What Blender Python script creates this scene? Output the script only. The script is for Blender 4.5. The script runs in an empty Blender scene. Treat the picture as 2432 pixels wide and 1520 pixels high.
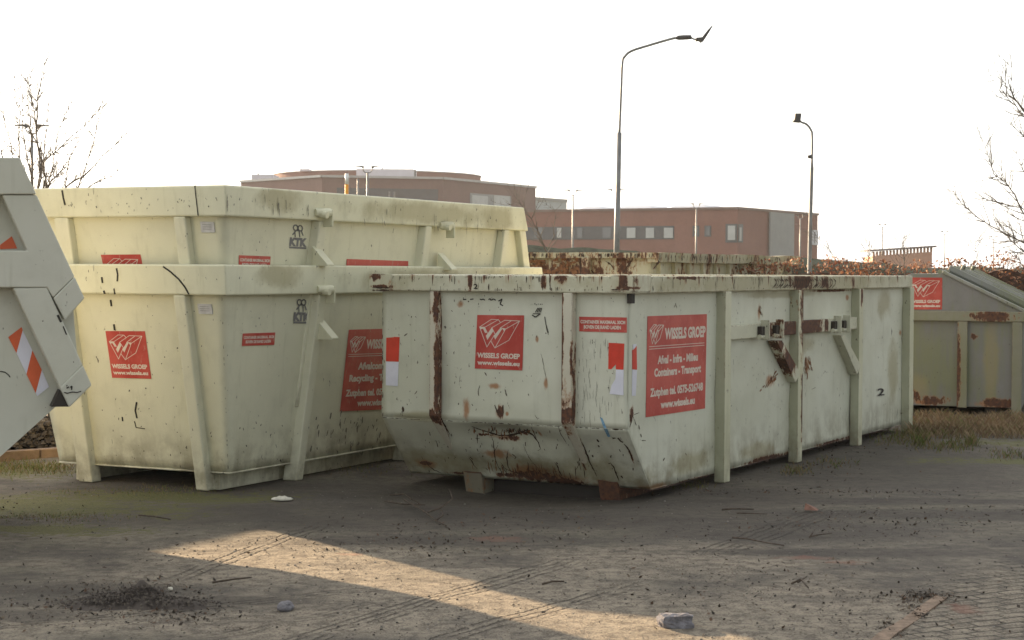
import bpy, bmesh, math, random
from mathutils import Vector, Matrix, noise as mnoise
random.seed(7)
S = bpy.context.scene
COL = S.collection
rad = math.radians

# ------------------------------------------------------------------ camera, world, sun, exposure
FPX, Y0PX, ROLL, CAMH = 4243.0, 640.2, 0.0056, 1.65
PITCH = math.atan((760 - Y0PX) / FPX)
cam = bpy.data.cameras.new('camera'); camo = bpy.data.objects.new('camera', cam); COL.objects.link(camo)
Fw = Vector((0, math.cos(PITCH), -math.sin(PITCH))); Rt = Vector((1, 0, 0)); Up = Vector((0, math.sin(PITCH), math.cos(PITCH)))
cR = Rt * math.cos(ROLL) + Up * math.sin(ROLL); cU = Up * math.cos(ROLL) - Rt * math.sin(ROLL)
camo.matrix_world = Matrix(((cR.x, cU.x, -Fw.x, 0), (cR.y, cU.y, -Fw.y, 0), (cR.z, cU.z, -Fw.z, CAMH), (0, 0, 0, 1)))
cam.sensor_width = 36; cam.lens = 36 * FPX / 2432; cam.clip_start = .1; cam.clip_end = 5000
cam.dof.use_dof = True; cam.dof.focus_distance = 13.0; cam.dof.aperture_fstop = 9
S.camera = camo
S.render.resolution_x, S.render.resolution_y = 1024, 640

SUN_AZ, SUN_EL = 40.0, 14.5       # degrees left of the viewing direction, above the horizon
sd = Vector((-math.sin(rad(SUN_AZ)) * math.cos(rad(SUN_EL)), math.cos(rad(SUN_AZ)) * math.cos(rad(SUN_EL)), math.sin(rad(SUN_EL))))
sl = bpy.data.lights.new('sun', 'SUN'); sl.energy = 5.0; sl.angle = rad(.6); sl.color = (1.0, .73, .45)
so = bpy.data.objects.new('sun', sl); COL.objects.link(so); so.rotation_euler = (-sd).to_track_quat('-Z', 'Y').to_euler()
W = bpy.data.worlds.new('World'); S.world = W; W.use_nodes = True
nt = W.node_tree; bg = nt.nodes['Background']
sky = nt.nodes.new('ShaderNodeTexSky'); sky.sky_type = 'NISHITA'; sky.sun_disc = False
sky.sun_elevation = rad(SUN_EL); sky.sun_rotation = rad(-SUN_AZ); sky.air_density = 1.0; sky.dust_density = 2.0; sky.ozone_density = .6
hsv = nt.nodes.new('ShaderNodeHueSaturation'); hsv.inputs['Saturation'].default_value = .45
nt.links.new(sky.outputs[0], hsv.inputs['Color'])
hazy = nt.nodes.new('ShaderNodeMix'); hazy.data_type = 'RGBA'; hazy.blend_type = 'ADD'; hazy.inputs[0].default_value = 1.0   # thin bright cloud veil over the whole sky
vm = nt.nodes.new('ShaderNodeMix'); vm.data_type = 'RGBA'; vm.blend_type = 'MULTIPLY'; vm.inputs[0].default_value = 1.0; vm.inputs[7].default_value = (.22, .22, .22, 1)
nt.links.new(hsv.outputs[0], vm.inputs[6]); nt.links.new(vm.outputs[2], hazy.inputs[6]); 
wtc = nt.nodes.new('ShaderNodeTexCoord'); dp = nt.nodes.new('ShaderNodeVectorMath'); dp.operation = 'DOT_PRODUCT'; dp.inputs[1].default_value = sd   # the veil glows towards the sun and is duller behind the viewer
nt.links.new(wtc.outputs['Generated'], dp.inputs[0]); wr = nt.nodes.new('ShaderNodeMapRange'); wr.interpolation_type = 'SMOOTHSTEP'; nt.links.new(dp.outputs['Value'], wr.inputs[0])
for i_, q_ in enumerate((-.35, .50, 0, 1)): wr.inputs[i_ + 1].default_value = q_
vc = nt.nodes.new('ShaderNodeMix'); vc.data_type = 'RGBA'; vc.inputs[6].default_value = (.80, .815, .785, 1); vc.inputs[7].default_value = (2.35, 2.32, 2.24, 1); nt.links.new(wr.outputs[0], vc.inputs[0]); nt.links.new(vc.outputs[2], hazy.inputs[7])
nt.links.new(hazy.outputs[2], bg.inputs[0])
bg.inputs[1].default_value = .15
S.view_settings.view_transform = 'Standard'; S.view_settings.look = 'None'; S.view_settings.exposure = 1.8; S.view_settings.gamma = 1.0
S.render.engine = 'CYCLES'
S.cycles.volume_bounces = 0; S.cycles.max_bounces = 8

# ------------------------------------------------------------------ pixel <-> world
def ray(px, py):
    x, y = px - 1216, py - 760
    return (cR * x - cU * y + Fw * FPX).normalized()
CP = Vector((0, 0, CAMH))
def on_plane(px, py, P0, n):
    d = ray(px, py); return CP + d * ((P0 - CP).dot(n) / d.dot(n))
def at_z(px, py, z=0.0): return on_plane(px, py, Vector((0, 0, z)), Vector((0, 0, 1)))
def at_d(px, py, D): return on_plane(px, py, Vector((0, D, 0)), Vector((0, 1, 0)))
def frame(x, y, a):
    """local x runs along the length (a degrees right of the viewing direction), local y to its left"""
    return Matrix.Translation((x, y, 0)) @ Matrix.Rotation(rad(90 - a), 4, 'Z')

# ------------------------------------------------------------------ node helper
class G:
    def __init__(s, name):
        s.m = bpy.data.materials.new(name); s.m.use_nodes = True; s.nt = s.m.node_tree
        s.b = s.nt.nodes['Principled BSDF']; s.tc = s.nt.nodes.new('ShaderNodeTexCoord'); s.P = s.tc.outputs['Object']
    def put(s, sock, v):
        if isinstance(v, bpy.types.NodeSocket): s.nt.links.new(v, sock)
        elif v is not None:
            if isinstance(v, (tuple, list, Vector)) and sock.type == 'RGBA' and len(v) == 3: v = (*v, 1)
            sock.default_value = v
    def math(s, op, a, b=None, c=None, clamp=False):
        n = s.nt.nodes.new('ShaderNodeMath'); n.operation = op; n.use_clamp = clamp
        for i, v in enumerate((a, b, c)):
            if v is not None: s.put(n.inputs[i], v)
        return n.outputs[0]
    def vec(s, op, a, b=None):
        n = s.nt.nodes.new('ShaderNodeVectorMath'); n.operation = op; s.put(n.inputs[0], a)
        if b is not None: s.put(n.inputs[1], b)
        return n.outputs['Value'] if op in ('LENGTH', 'DOT_PRODUCT', 'DISTANCE') else n.outputs[0]
    def noise(s, v, scale, detail=4, rough=.6, dist=0):
        n = s.nt.nodes.new('ShaderNodeTexNoise'); s.put(n.inputs['Vector'], v); n.inputs['Scale'].default_value = scale
        n.inputs['Detail'].default_value = detail; n.inputs['Roughness'].default_value = rough; n.inputs['Distortion'].default_value = dist
        return n.outputs['Fac']
    def mix(s, f, a, b):
        n = s.nt.nodes.new('ShaderNodeMix'); n.data_type = 'RGBA'; s.put(n.inputs[0], f); s.put(n.inputs[6], a); s.put(n.inputs[7], b); return n.outputs[2]
    def ss(s, v, lo, hi, a=0.0, b=1.0):
        n = s.nt.nodes.new('ShaderNodeMapRange'); n.interpolation_type = 'SMOOTHSTEP'; s.put(n.inputs[0], v)
        for i, q in enumerate((lo, hi, a, b)): s.put(n.inputs[i + 1], q)
        return n.outputs[0]
    def sep(s, v):
        n = s.nt.nodes.new('ShaderNodeSeparateXYZ'); s.put(n.inputs[0], v); return n.outputs
    def spots(s, lst):
        acc = None
        for c, r in lst:
            d = s.vec('LENGTH', s.vec('DIVIDE', s.vec('SUBTRACT', s.P, tuple(c)), tuple(r)))
            v = s.math('SUBTRACT', 1.0, d); acc = v if acc is None else s.math('MAXIMUM', acc, v)
        return s.math('MAXIMUM', acc, -1.5)
    def out(s, col, rough=.6, metal=0.0, bump=None, bs=.3, bd=.01, spec=.4):
        s.put(s.b.inputs['Base Color'], col); s.put(s.b.inputs['Roughness'], rough); s.put(s.b.inputs['Metallic'], metal)
        s.b.inputs['Specular IOR Level'].default_value = spec
        if bump is not None:
            n = s.nt.nodes.new('ShaderNodeBump'); n.inputs['Strength'].default_value = bs; n.inputs['Distance'].default_value = bd
            s.put(n.inputs['Height'], bump); s.nt.links.new(n.outputs[0], s.b.inputs['Normal'])
        return s.m

def plain(name, col, rough=.7, var=.25, scale=6, metal=0.0, bump=0.0, spec=.3):
    g = G(name); n = g.noise(g.P, scale, 5, .65)
    c = g.mix(g.ss(n, .3, .7), tuple(x * (1 - var) for x in col), tuple(min(1, x * (1 + var)) for x in col))
    return g.out(c, rough, metal, g.noise(g.P, scale * 6, 4) if bump else None, bump, .01, spec)

RUST_D, RUST_M, RUST_L = (.060, .030, .022), (.125, .052, .026), (.30, .135, .050)

def paint(name, col, col2, spots=None, soft=None, edge=0.0, patch=0.0, scr=.5, drips=0.0, stains=None, moss=0.0, zlow=None, rough=.5, zdrip=None, flank_shade_grime=0.0):
    """weathered painted steel: soft fading, chipped scratches, rust at edges, in patches, in streaks and at the listed spots"""
    g = G(name); P = g.P
    big = g.noise(P, .9, 5, .6); med = g.noise(P, 4.5, 5, .65); fine = g.noise(P, 26, 4, .7)
    c = g.mix(g.ss(big, .32, .68), col, col2)
    c = g.mix(g.math('MULTIPLY', g.ss(med, .45, .8), .28), c, tuple(x * .62 for x in col2))
    # run marks: noise drawn out downwards
    st = g.noise(g.vec('MULTIPLY', P, (1, 1, .07)), 16, 4, .6)
    c = g.mix(g.math('MULTIPLY', g.ss(st, .55, .75), .22), c, tuple(x * .55 for x in (col2[0], col2[1], col2[2] * .85)))
    if moss:
        ms = g.math('MULTIPLY', g.ss(g.math('ADD', g.math('MULTIPLY', big, .6), g.math('MULTIPLY', st, .4)), .42, .62), moss)
        c = g.mix(ms, c, (.20, .215, .085))
    if flank_shade_grime:   # shade and greenish grime painted onto flanks by the way they face
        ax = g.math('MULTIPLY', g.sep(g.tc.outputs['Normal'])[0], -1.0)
        c = g.mix(g.math('MULTIPLY', g.math('MULTIPLY', g.ss(ax, .4, .8), g.ss(med, .15, .6, .75, 1.0)), flank_shade_grime), c, (.20, .215, .15))
    if stains:   # yellow-brown soft stains
        v = g.math('ADD', g.spots(stains), g.math('MULTIPLY', g.math('SUBTRACT', med, .5), 1.2))
        c = g.mix(g.math('MULTIPLY', g.ss(v, 0, .6), .55), c, (.27, .23, .10))
    if soft:
        v = g.math('ADD', g.spots(soft), g.math('MULTIPLY', g.math('SUBTRACT', g.noise(g.vec('MULTIPLY', P, (1, 1, .5)), 22, 4, .6), .5), 1.3))
        c = g.mix(g.math('MULTIPLY', g.ss(v, 0, .75), .85), c, (.32, .135, .045))
    rust = None
    def acc(a, b): return b if a is None else g.math('MAXIMUM', a, b)
    if spots:
        nn = g.math('ADD', g.math('MULTIPLY', g.math('SUBTRACT', g.noise(g.vec('MULTIPLY', P, (1, 1, .4)), 24, 6, .75), .5), 3.6), g.math('MULTIPLY', g.math('SUBTRACT', med, .5), 1.6))
        rust = acc(rust, g.math('ADD', g.spots(spots), nn))
    if patch:
        rust = acc(rust, g.math('MULTIPLY', g.math('SUBTRACT', g.noise(g.vec('MULTIPLY', P, (1, 1, .55)), 3.4, 8, .72), 1 - patch), 5))
    if edge:
        bv = g.nt.nodes.new('ShaderNodeBevel'); bv.inputs['Radius'].default_value = .022; bv.samples = 4
        ge = g.nt.nodes.new('ShaderNodeNewGeometry')
        dt = g.math('SUBTRACT', 1.0, g.vec('DOT_PRODUCT', bv.outputs[0], ge.outputs['Normal']))
        em = g.math('SUBTRACT', g.math('MULTIPLY', g.math('SUBTRACT', g.noise(g.vec('MULTIPLY', P, (1, 1, .5)), 9, 6, .75), 1 - edge), 7), g.math('MULTIPLY', g.ss(dt, .14, .01), 3))
        rust = acc(rust, em)
    if drips and zdrip is not None:
        dn = g.noise(g.vec('MULTIPLY', P, (1, 1, .05)), 11, 5, .7)
        z = g.sep(P)[2]
        fall = g.ss(z, zdrip[0], zdrip[1])
        rust = acc(rust, g.math('SUBTRACT', g.math('MULTIPLY', g.math('SUBTRACT', dn, 1 - drips), 7), g.math('MULTIPLY', g.math('SUBTRACT', 1, fall), 2.5)))
    if zlow is not None:   # splashed dirt near the lower edge
        z = g.sep(P)[2]
        lo = g.math('MULTIPLY', g.ss(z, zlow[1], zlow[0]), g.ss(g.math('ADD', med, g.math('MULTIPLY', st, .3)), .45, .85))
        c = g.mix(g.math('MULTIPLY', lo, .65), c, (.17, .14, .085))
    if scr:
        s1 = g.noise(g.vec('MULTIPLY', P, (1, 1, .28)), 19, 3, .55, .6)
        s2 = g.noise(g.vec('MULTIPLY', g.vec('ADD', P, (3.3, 1.1, 7.7)), (1, 1, .6)), 38, 2, .5)
        gate = g.ss(g.noise(P, 1.7, 2), .50, .66)
        k = g.math('MAXIMUM', g.math('MULTIPLY', g.ss(s1, .735 - .05 * scr, .765 - .05 * scr), gate), g.math('MULTIPLY', g.ss(s2, .735 - .03 * scr, .76 - .03 * scr), g.ss(med, .4, .55)))
        c = g.mix(g.math('MULTIPLY', k, .85), c, (.055, .045, .035))
    r = rough; met = 0.0
    h = g.math('ADD', g.math('MULTIPLY', g.noise(P, 2.2, 3, .5), .8), g.math('MULTIPLY', fine, .06))
    if rust is not None:
        rc = g.mix(g.ss(g.noise(P, 30, 4, .7), .35, .65), RUST_D, RUST_M)
        halo = g.ss(rust, -.28, .12); core = g.ss(rust, .02, .16)
        c = g.mix(g.math('MULTIPLY', halo, .72), c, RUST_L)
        c = g.mix(core, c, rc)
        r = g.math('ADD', rough, g.math('MULTIPLY', core, .35)); h = g.math('SUBTRACT', h, g.math('MULTIPLY', core, .03))
    return g.out(c, r, 0, h, .55, .02, .4)

# ------------------------------------------------------------------ mesh helper
class MB:
    def __init__(s): s.v, s.f, s.sm = [], [], []
    def quad(s, a, b, c, d, sm=False): n = len(s.v); s.v += [tuple(a), tuple(b), tuple(c), tuple(d)]; s.f.append((n, n + 1, n + 2, n + 3)); s.sm.append(sm); return s
    def hexa(s, p):   # p: 4 bottom, 4 top
        n = len(s.v); s.v += [tuple(q) for q in p]
        for f in ((3, 2, 1, 0), (4, 5, 6, 7), (0, 1, 5, 4), (1, 2, 6, 5), (2, 3, 7, 6), (3, 0, 4, 7)): s.f.append(tuple(n + i for i in f)); s.sm.append(False)
        return s
    def box(s, x0, x1, y0, y1, z0, z1):
        return s.hexa([(x0, y0, z0), (x1, y0, z0), (x1, y1, z0), (x0, y1, z0), (x0, y0, z1), (x1, y0, z1), (x1, y1, z1), (x0, y1, z1)])
    def prism(s, poly, ext):
        n = len(s.v); k = len(poly); e = Vector(ext)
        s.v += [tuple(Vector(p)) for p in poly] + [tuple(Vector(p) + e) for p in poly]
        s.f.append(tuple(range(n + k - 1, n - 1, -1))); s.f.append(tuple(range(n + k, n + 2 * k))); s.sm += [False, False]
        for i in range(k): s.f.append((n + i, n + (i + 1) % k, n + k + (i + 1) % k, n + k + i)); s.sm.append(False)
        return s
    def bar(s, a, b, w, h, up=(0, 0, 1)):   # rectangular bar from a to b
        a, b = Vector(a), Vector(b); d = (b - a).normalized(); sx = d.cross(Vector(up)).normalized() * w / 2; uy = sx.cross(d).normalized() * h / 2
        return s.hexa([a - sx - uy, a + sx - uy, b + sx - uy, b - sx - uy, a - sx + uy, a + sx + uy, b + sx + uy, b - sx + uy])
    def tube(s, pts, rr, seg=8, cap=True):
        pts = [Vector(p) for p in pts]; n0 = len(s.v); px = None
        for i, p in enumerate(pts):
            d = (pts[min(i + 1, len(pts) - 1)] - pts[max(i - 1, 0)]).normalized()
            if px is None: px = d.orthogonal().normalized()
            px = (px - d * px.dot(d)).normalized(); py = d.cross(px); r = rr[i] if isinstance(rr, (list, tuple)) else rr
            s.v += [tuple(p + (px * math.cos(2 * math.pi * j / seg) + py * math.sin(2 * math.pi * j / seg)) * r) for j in range(seg)]
        for i in range(len(pts) - 1):
            for j in range(seg):
                a = n0 + i * seg + j; b = n0 + i * seg + (j + 1) % seg; s.f.append((a, b, b + seg, a + seg)); s.sm.append(True)
        if cap:
            s.f.append(tuple(n0 + j for j in range(seg - 1, -1, -1))); s.f.append(tuple(n0 + (len(pts) - 1) * seg + j for j in range(seg))); s.sm += [False, False]
        return s
    def panel(s, a, b, c, d, nu, nv, amp=0.0, fr=1.3, seed=0, fn=None):
        """subdivided sheet a-b-c-d with a dented surface; the border stays put"""
        a, b, c, d = map(Vector, (a, b, c, d)); n = (b - a).cross(d - a).normalized(); n0 = len(s.v)
        for j in range(nv + 1):
            for i in range(nu + 1):
                u, v = i / nu, j / nv; p = (a * (1 - u) + b * u) * (1 - v) + (d * (1 - u) + c * u) * v
                e = min(1, 8 * min(u, 1 - u)) * min(1, 8 * min(v, 1 - v))
                o = amp * e * (mnoise.noise(p * fr + Vector((seed, 0, 0))) + .5 * mnoise.noise(p * fr * 2.7 + Vector((0, seed, 0))))
                if fn: o = fn(p, o) * (1 if e > 0 else 0) if fn is flat_fn else o + e * fn(p)
                s.v.append(tuple(p + n * o))
        for j in range(nv):
            for i in range(nu): q = n0 + j * (nu + 1) + i; s.f.append((q, q + 1, q + nu + 2, q + nu + 1)); s.sm.append(True)
        return s
    def build(s, name, mat, parent=None, bevel=0.0, solid=0.0):
        me = bpy.data.meshes.new(name); me.from_pydata(s.v, [], s.f); me.polygons.foreach_set('use_smooth', s.sm)
        mats = mat if isinstance(mat, list) else [mat]
        for m in mats: me.materials.append(m)
        me.update(); o = bpy.data.objects.new(name, me); COL.objects.link(o)
        if parent: o.parent = parent
        if solid: md = o.modifiers.new('s', 'SOLIDIFY'); md.thickness = solid; md.offset = -1
        if bevel: md = o.modifiers.new('b', 'BEVEL'); md.width = bevel; md.segments = 2; md.limit_method = 'ANGLE'; md.angle_limit = rad(30); md.harden_normals = False
        return o

def absorb(target, *srcs):
    """bake a part's modifiers and take painted-on marks into its own mesh, as further material slots"""
    bpy.context.view_layer.update(); dg = bpy.context.evaluated_depsgraph_get()
    me = bpy.data.meshes.new_from_object(target.evaluated_get(dg)); bm = bmesh.new(); bm.from_mesh(me)
    for o in srcs:
        k = len(me.materials); me.materials.append(o.data.materials[0]); n = len(bm.faces); bm.from_mesh(o.data); bm.faces.ensure_lookup_table()
        for f in bm.faces[n:]: f.material_index = k
    bm.to_mesh(me); bm.free(); target.modifiers.clear(); target.data = me
    for o in srcs: m_ = o.data; bpy.data.objects.remove(o); bpy.data.meshes.remove(m_)
def flat_fn(p, o): return o * flat(p)
def tag(o, label, cat, group=None, kind=None):
    if label: o['label'] = label
    if cat: o['category'] = cat
    if group: o['group'] = group
    if kind: o['kind'] = kind
    return o
def thing(name, M, label, cat, group=None):
    o = bpy.data.objects.new(name, None); COL.objects.link(o); o.matrix_world = M; o.empty_display_size = .2
    return tag(o, label, cat, group)

# ------------------------------------------------------------------ stickers and lettering
def strokes_mb(lines, w):
    out = []
    for ln in lines:
        for a, b in zip(ln[:-1], ln[1:]):
            a, b = Vector((*a, 0)), Vector((*b, 0)); d = (b - a).normalized(); n = Vector((-d.y, d.x, 0)) * w / 2; e = d * w * .4
            out.append([a - e - n, b + e - n, b + e + n, a - e + n])
    return out
_txt = {}
def text_tris(body, bold=.02):
    if (body, bold) in _txt: return _txt[(body, bold)]
    cu = bpy.data.curves.new('lettering', 'FONT'); cu.body = body; cu.offset = bold; cu.resolution_u = 3
    o = bpy.data.objects.new('lettering', cu); COL.objects.link(o); bpy.context.view_layer.update()
    dg = bpy.context.evaluated_depsgraph_get(); me = o.evaluated_get(dg).to_mesh()
    vs = [v.co.copy() for v in me.vertices]; fs = [tuple(p.vertices) for p in me.polygons]
    o.evaluated_get(dg).to_mesh_clear(); bpy.data.objects.remove(o); bpy.data.curves.remove(cu)
    _txt[(body, bold)] = (vs, fs); return vs, fs
class Sheet:
    """a flat sheet given by its four corners (tl, tr, br, bl) in the parent's space; things on it are placed in 0..1 coordinates, v downwards"""
    def __init__(s, tl, tr, br, bl, n): s.c = [Vector(q) for q in (tl, tr, br, bl)]; s.n = Vector(n).normalized()
    def at(s, u, v, h=0.0):
        tl, tr, br, bl = s.c; return (tl * (1 - u) + tr * u) * (1 - v) + (bl * (1 - u) + br * u) * v + s.n * h
    def poly(s, mb, pts, h, t=.0012):
        mb.prism([s.at(u, v, h) for u, v in [(q[0], q[1]) for q in pts]], s.n * t)
    def text(s, mb, body, u0, u1, v0, v1, h, bold=.02, slant=0.0):
        vs, fs = text_tris(body, bold)
        x0 = min(v.x for v in vs); x1 = max(v.x for v in vs); cap = .73; n = len(mb.v)
        for v in vs:
            y = v.y / cap; mb.v.append(tuple(s.at(u0 + (u1 - u0) * ((v.x - x0) / (x1 - x0)) + slant * y, v1 + (v0 - v1) * y, h)))
        for f in fs: mb.f.append(tuple(n + i for i in f)); mb.sm.append(False)

g = G('sticker_red'); nn = g.noise(g.P, 3, 5); n2 = g.noise(g.vec('MULTIPLY', g.P, (1, 1, .4)), 42, 4)
STK_RED = g.out(g.mix(g.math('MULTIPLY', g.ss(n2, .60, .70), .6), g.mix(g.ss(nn, .35, .65), (.40, .040, .030), (.52, .085, .065)), (.45, .25, .2)), .45)
STK_WHITE = plain('sticker_print', (.66, .58, .50), .5, .08)
REF_RED = plain('reflective_red', (.58, .045, .025), .35, .12); REF_ORG = plain('reflective_orange', (.62, .115, .04), .35, .1)
REF_WHT = plain('reflective_white', (.66, .67, .76), .35, .06)
PRINT_GREY = plain('grey_print', (.19, .19, .195), .6, .15); PLATE = plain('data_plate', (.55, .55, .56), .4, .12, 20)
MARK = plain('black_marker', (.03, .028, .025), .7, .2)

LOGO = [[(315, 480), (560, 320), (715, 325), (755, 378)], [(430, 482), (695, 332)], [(315, 480), (490, 890), (560, 772)], [(315, 480), (430, 482)],
        [(568, 760), (660, 905), (950, 740), (1165, 345), (845, 335), (580, 490)], [(1165, 345), (880, 510)], [(985, 345), (760, 490), (880, 510)],
        [(665, 900), (855, 545)], [(568, 760), (640, 640)], [(580, 490), (655, 625)], [(345, 520), (400, 505)], [(490, 600), (560, 772)][:1] + [(520, 640)]]
LOGO_FILL = [[(315, 480), (430, 482), (490, 590), (440, 602), (392, 512), (342, 525)], [(575, 490), (612, 565), (495, 742), (460, 660), (505, 600)],
             [(760, 492), (800, 512), (662, 732), (628, 660)], [(800, 500), (880, 510), (848, 565)]]
def logo(sh, mb, u0, v0, uw, vh, h, w=12):
    def T(p): return (u0 + uw * (p[0] - 300) / 880, v0 + vh * (p[1] - 315) / 600)
    asp = 880 / 600
    for q in strokes_mb(LOGO, w): sh.poly(mb, [T(p) for p in q], h)
    for q in LOGO_FILL: sh.poly(mb, [T(p) for p in q], h + .0005)

def sticker(sh, parent, kind, label=None):
    b = MB(); sh.poly(b, [(0, 0), (1, 0), (1, 1), (0, 1)], .002, .0015)
    o = b.build('sticker', STK_RED, parent)
    if label: o['label'] = label
    t = MB(); l = MB(); h = .0045
    if kind == 'logo':
        logo(sh, l, .05, .075, .88, .54, h)
        sh.text(t, 'WISSELS GROEP', .04, .94, .70, .79, h, .045); sh.text(t, 'www.wissels.eu', .05, .94, .84, .92, h, .045)
    elif kind == 'warning':
        sh.text(t, 'CONTAINER MAXIMAAL 30CM', .03, .97, .22, .44, h, .045); sh.text(t, 'BOVEN DE RAND LADEN', .10, .88, .56, .79, h, .045)
    elif kind == 'big':
        logo(sh, l, .03, .085, .23, .20, h, 22)
        sh.text(t, 'WISSELS GROEP', .28, .98, .125, .235, h, .045)
        for v in (.30, .325): sh.poly(t, [(.03, v), (.96, v), (.96, v + .006), (.03, v + .006)], h)
        sh.text(t, 'Afval - Infra - Milieu', .17, .85, .40, .48, h, .045)
        sh.text(t, 'Containers - Transport', .12, .91, .525, .605, h, .045)
        sh.text(t, 'Zutphen tel. 0575-526748', .06, .95, .72, .80, h, .045)
        sh.text(t, 'www.wissels.eu', .23, .81, .855, .93, h, .045)
    elif kind == 'big2':
        logo(sh, l, .03, .085, .23, .20, h, 22)
        sh.text(t, 'WISSELS GROEP', .28, .98, .125, .235, h, .045)
        for v in (.30, .325): sh.poly(t, [(.03, v), (.96, v), (.96, v + .006), (.03, v + .006)], h)
        sh.text(t, 'Afvalcontainers', .19, .82, .405, .49, h, .045)
        sh.text(t, 'Recycling - Transport', .08, .92, .555, .635, h, .045)
        sh.text(t, 'Zutphen tel. 0575-526748', .05, .95, .735, .815, h, .045)
        sh.text(t, 'www.wissels.eu', .23, .81, .865, .94, h, .045)
    if t.f: t.build('lettering', STK_WHITE, o)
    if l.f: l.build('emblem', STK_WHITE, o)
    return o

# ------------------------------------------------------------------ ring rims
def ring(mb, outer, inner, z0, z1):
    """closed rim: outer/inner are four xy corners, z0/z1 bottom/top"""
    n = len(mb.v)
    for (ox, oy), (ix, iy) in zip(outer, inner): mb.v += [(ox, oy, z0), (ox, oy, z1), (ix, iy, z1), (ix, iy, z0)]
    k = len(outer)
    for i in range(k):
        a = n + i * 4; b = n + ((i + 1) % k) * 4
        for j in range(4): mb.f.append((a + j, b + j, b + (j + 1) % 4, a + (j + 1) % 4)); mb.sm.append(False)
    return mb
def rect_off(x0, x1, y0, y1, o): return [(x0 - o, y0 - o), (x1 + o, y0 - o), (x1 + o, y1 + o), (x0 - o, y1 + o)]

def locf(M):
    Mi = M.inverted()
    def f(px, py, p, n):
        P = M @ Vector(p); nn = (M.to_3x3() @ Vector(n)).normalized(); return Mi @ on_plane(px, py, P, nn)
    return f

P_TD = paint('paint_shade_and_rust_black', (.030, .024, .02), (.022, .018, .015), None, scr=0)  # near-black standing for shade in gaps and pockets; also the rust-black gusset
# ================================================================== 1. rusty white open skip in the middle
M1 = frame(.8176, 12.5448, 28.38); L1 = locf(M1)
LEN, WID, ZK, SB, ZB, ZR, ZT, RO = 6.92, 2.044, .53, .41, .062, 1.487, 1.609, .067
END = ((0, 0, 1), (-1, 0, 0)); SIDE = ((0, 0, 1), (0, -1, 0))
def e1(px, py, off=0): return L1(px, py, (-off, 0, 1), (-1, 0, 0))
def s1(px, py, off=0): return L1(px, py, (0, -off, 1), (0, -1, 0))
SLN = Vector((ZK - ZB, 0, SB)) * -1    # outward normal of the sloped lower front
def k1(px, py): return L1(px, py, (0, 0, ZK), (-(ZK - ZB), 0, -SB))
sof = [(e1(1107, 972), (.2, .045, .10)), (e1(1175, 917), (.2, .07, .03)), (e1(1297, 912), (.2, .022, .06)), (e1(1186, 980), (.2, .04, .04)), (e1(1095, 722), (.2, .035, .035)), (e1(1275, 805), (.2, .02, .03)), (k1(1278, 1030), (.1, .02, .04)), (e1(1205, 983), (.2, .02, .02)),
  (s1(1918, 868), (.07, .2, .10)), (s1(1905, 845), (.05, .2, .08)), (s1(1828, 905), (.13, .2, .06)), (s1(1804, 742), (.04, .2, .10)), (s1(2138, 790), (.08, .2, .04)), (s1(2145, 812), (.03, .2, .12)), (s1(2013, 707), (.06, .2, .035)), (k1(1180, 1078), (.2, .16, .05)), (k1(1265, 1118), (.2, .26, .09)), (k1(1010, 1100), (.2, .12, .05)), (k1(1340, 1135), (.2, .25, .05)), (k1(1440, 1150), (.2, .12, .05)), (k1(1190, 1040), (.1, .25, .025)), (s1(1560, 1155), (.3, .2, .03)), (s1(1820, 1092), (.6, .2, .04))]
esp = [(e1(1188, 978), (.2, .025, .04)),
       (k1(1150, 1034), (.1, .06, .012)), (k1(1200, 1042), (.1, .10, .022)), (k1(1240, 1030), (.1, .06, .015)),
       (k1(1270, 1132), (.1, .20, .045)), (k1(1345, 1143), (.1, .16, .025)), (k1(1200, 1128), (.1, .10, .02)), (k1(1100, 1124), (.1, .12, .01)), (k1(1010, 1100), (.1, .05, .012)),
       (k1(1445, 1156), (.1, .06, .02)), (k1(1500, 1085), (.1, .01, .05)), (k1(1382, 1095), (.2, .012, .10))]
ssp = [(s1(1914, 862), (.025, .2, .05)), (s1(1832, 902), (.03, .2, .03)), (s1(2147, 800), (.012, .2, .09)), (s1(1640, 1140), (.3, .2, .012)), (s1(1820, 1090), (.5, .2, .022)), (s1(1980, 1048), (.4, .2, .015)), (s1(1500, 985), (.03, .2, .05)), (s1(1980, 690), (.5, .2, .012))]
stn = [(s1(1640, 1100), (.5, .3, .12)), (s1(1800, 1070), (.5, .3, .10)), (s1(2120, 880), (.25, .3, .40)), (s1(2100, 720), (.3, .3, .2)), (k1(1060, 1100), (.4, .6, .14)), (k1(1420, 1120), (.4, .5, .16)), (k1(1240, 1110), (.4, .6, .12)), (e1(1000, 990), (.4, .3, .05)), (s1(1850, 700), (1.2, .3, .04)), (s1(1900, 820), (.5, .3, .1))]
C1, C1b = (.62, .635, .535), (.54, .55, .44)
P_BODY = paint('paint_front_body', C1, C1b, esp + ssp, sof, scr=1.0, stains=stn, zlow=(.05, .5))
rsp = [(e1(1480, 668, .07), (.1, .03, .06)), (e1(1515, 668, .07), (.12, .03, .06)), (e1(1500, 684, .07), (.1, .1, .012)), (e1(1115, 668, .07), (.1, .02, .08)), (e1(1335, 660, .07), (.1, .04, .04)), (e1(893, 658, .07), (.1, .07, .03)), (e1(905, 680, .07), (.1, .09, .012)),
       (s1(1905, 668, .07), (.32, .1, .07)), (s1(1960, 670, .07), (.12, .1, .06)), (s1(2027, 670, .07), (.06, .1, .06)), (e1(1290, 665, .07), (.1, .02, .06)), (s1(1640, 660, .07), (.3, .1, .012))]
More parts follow.
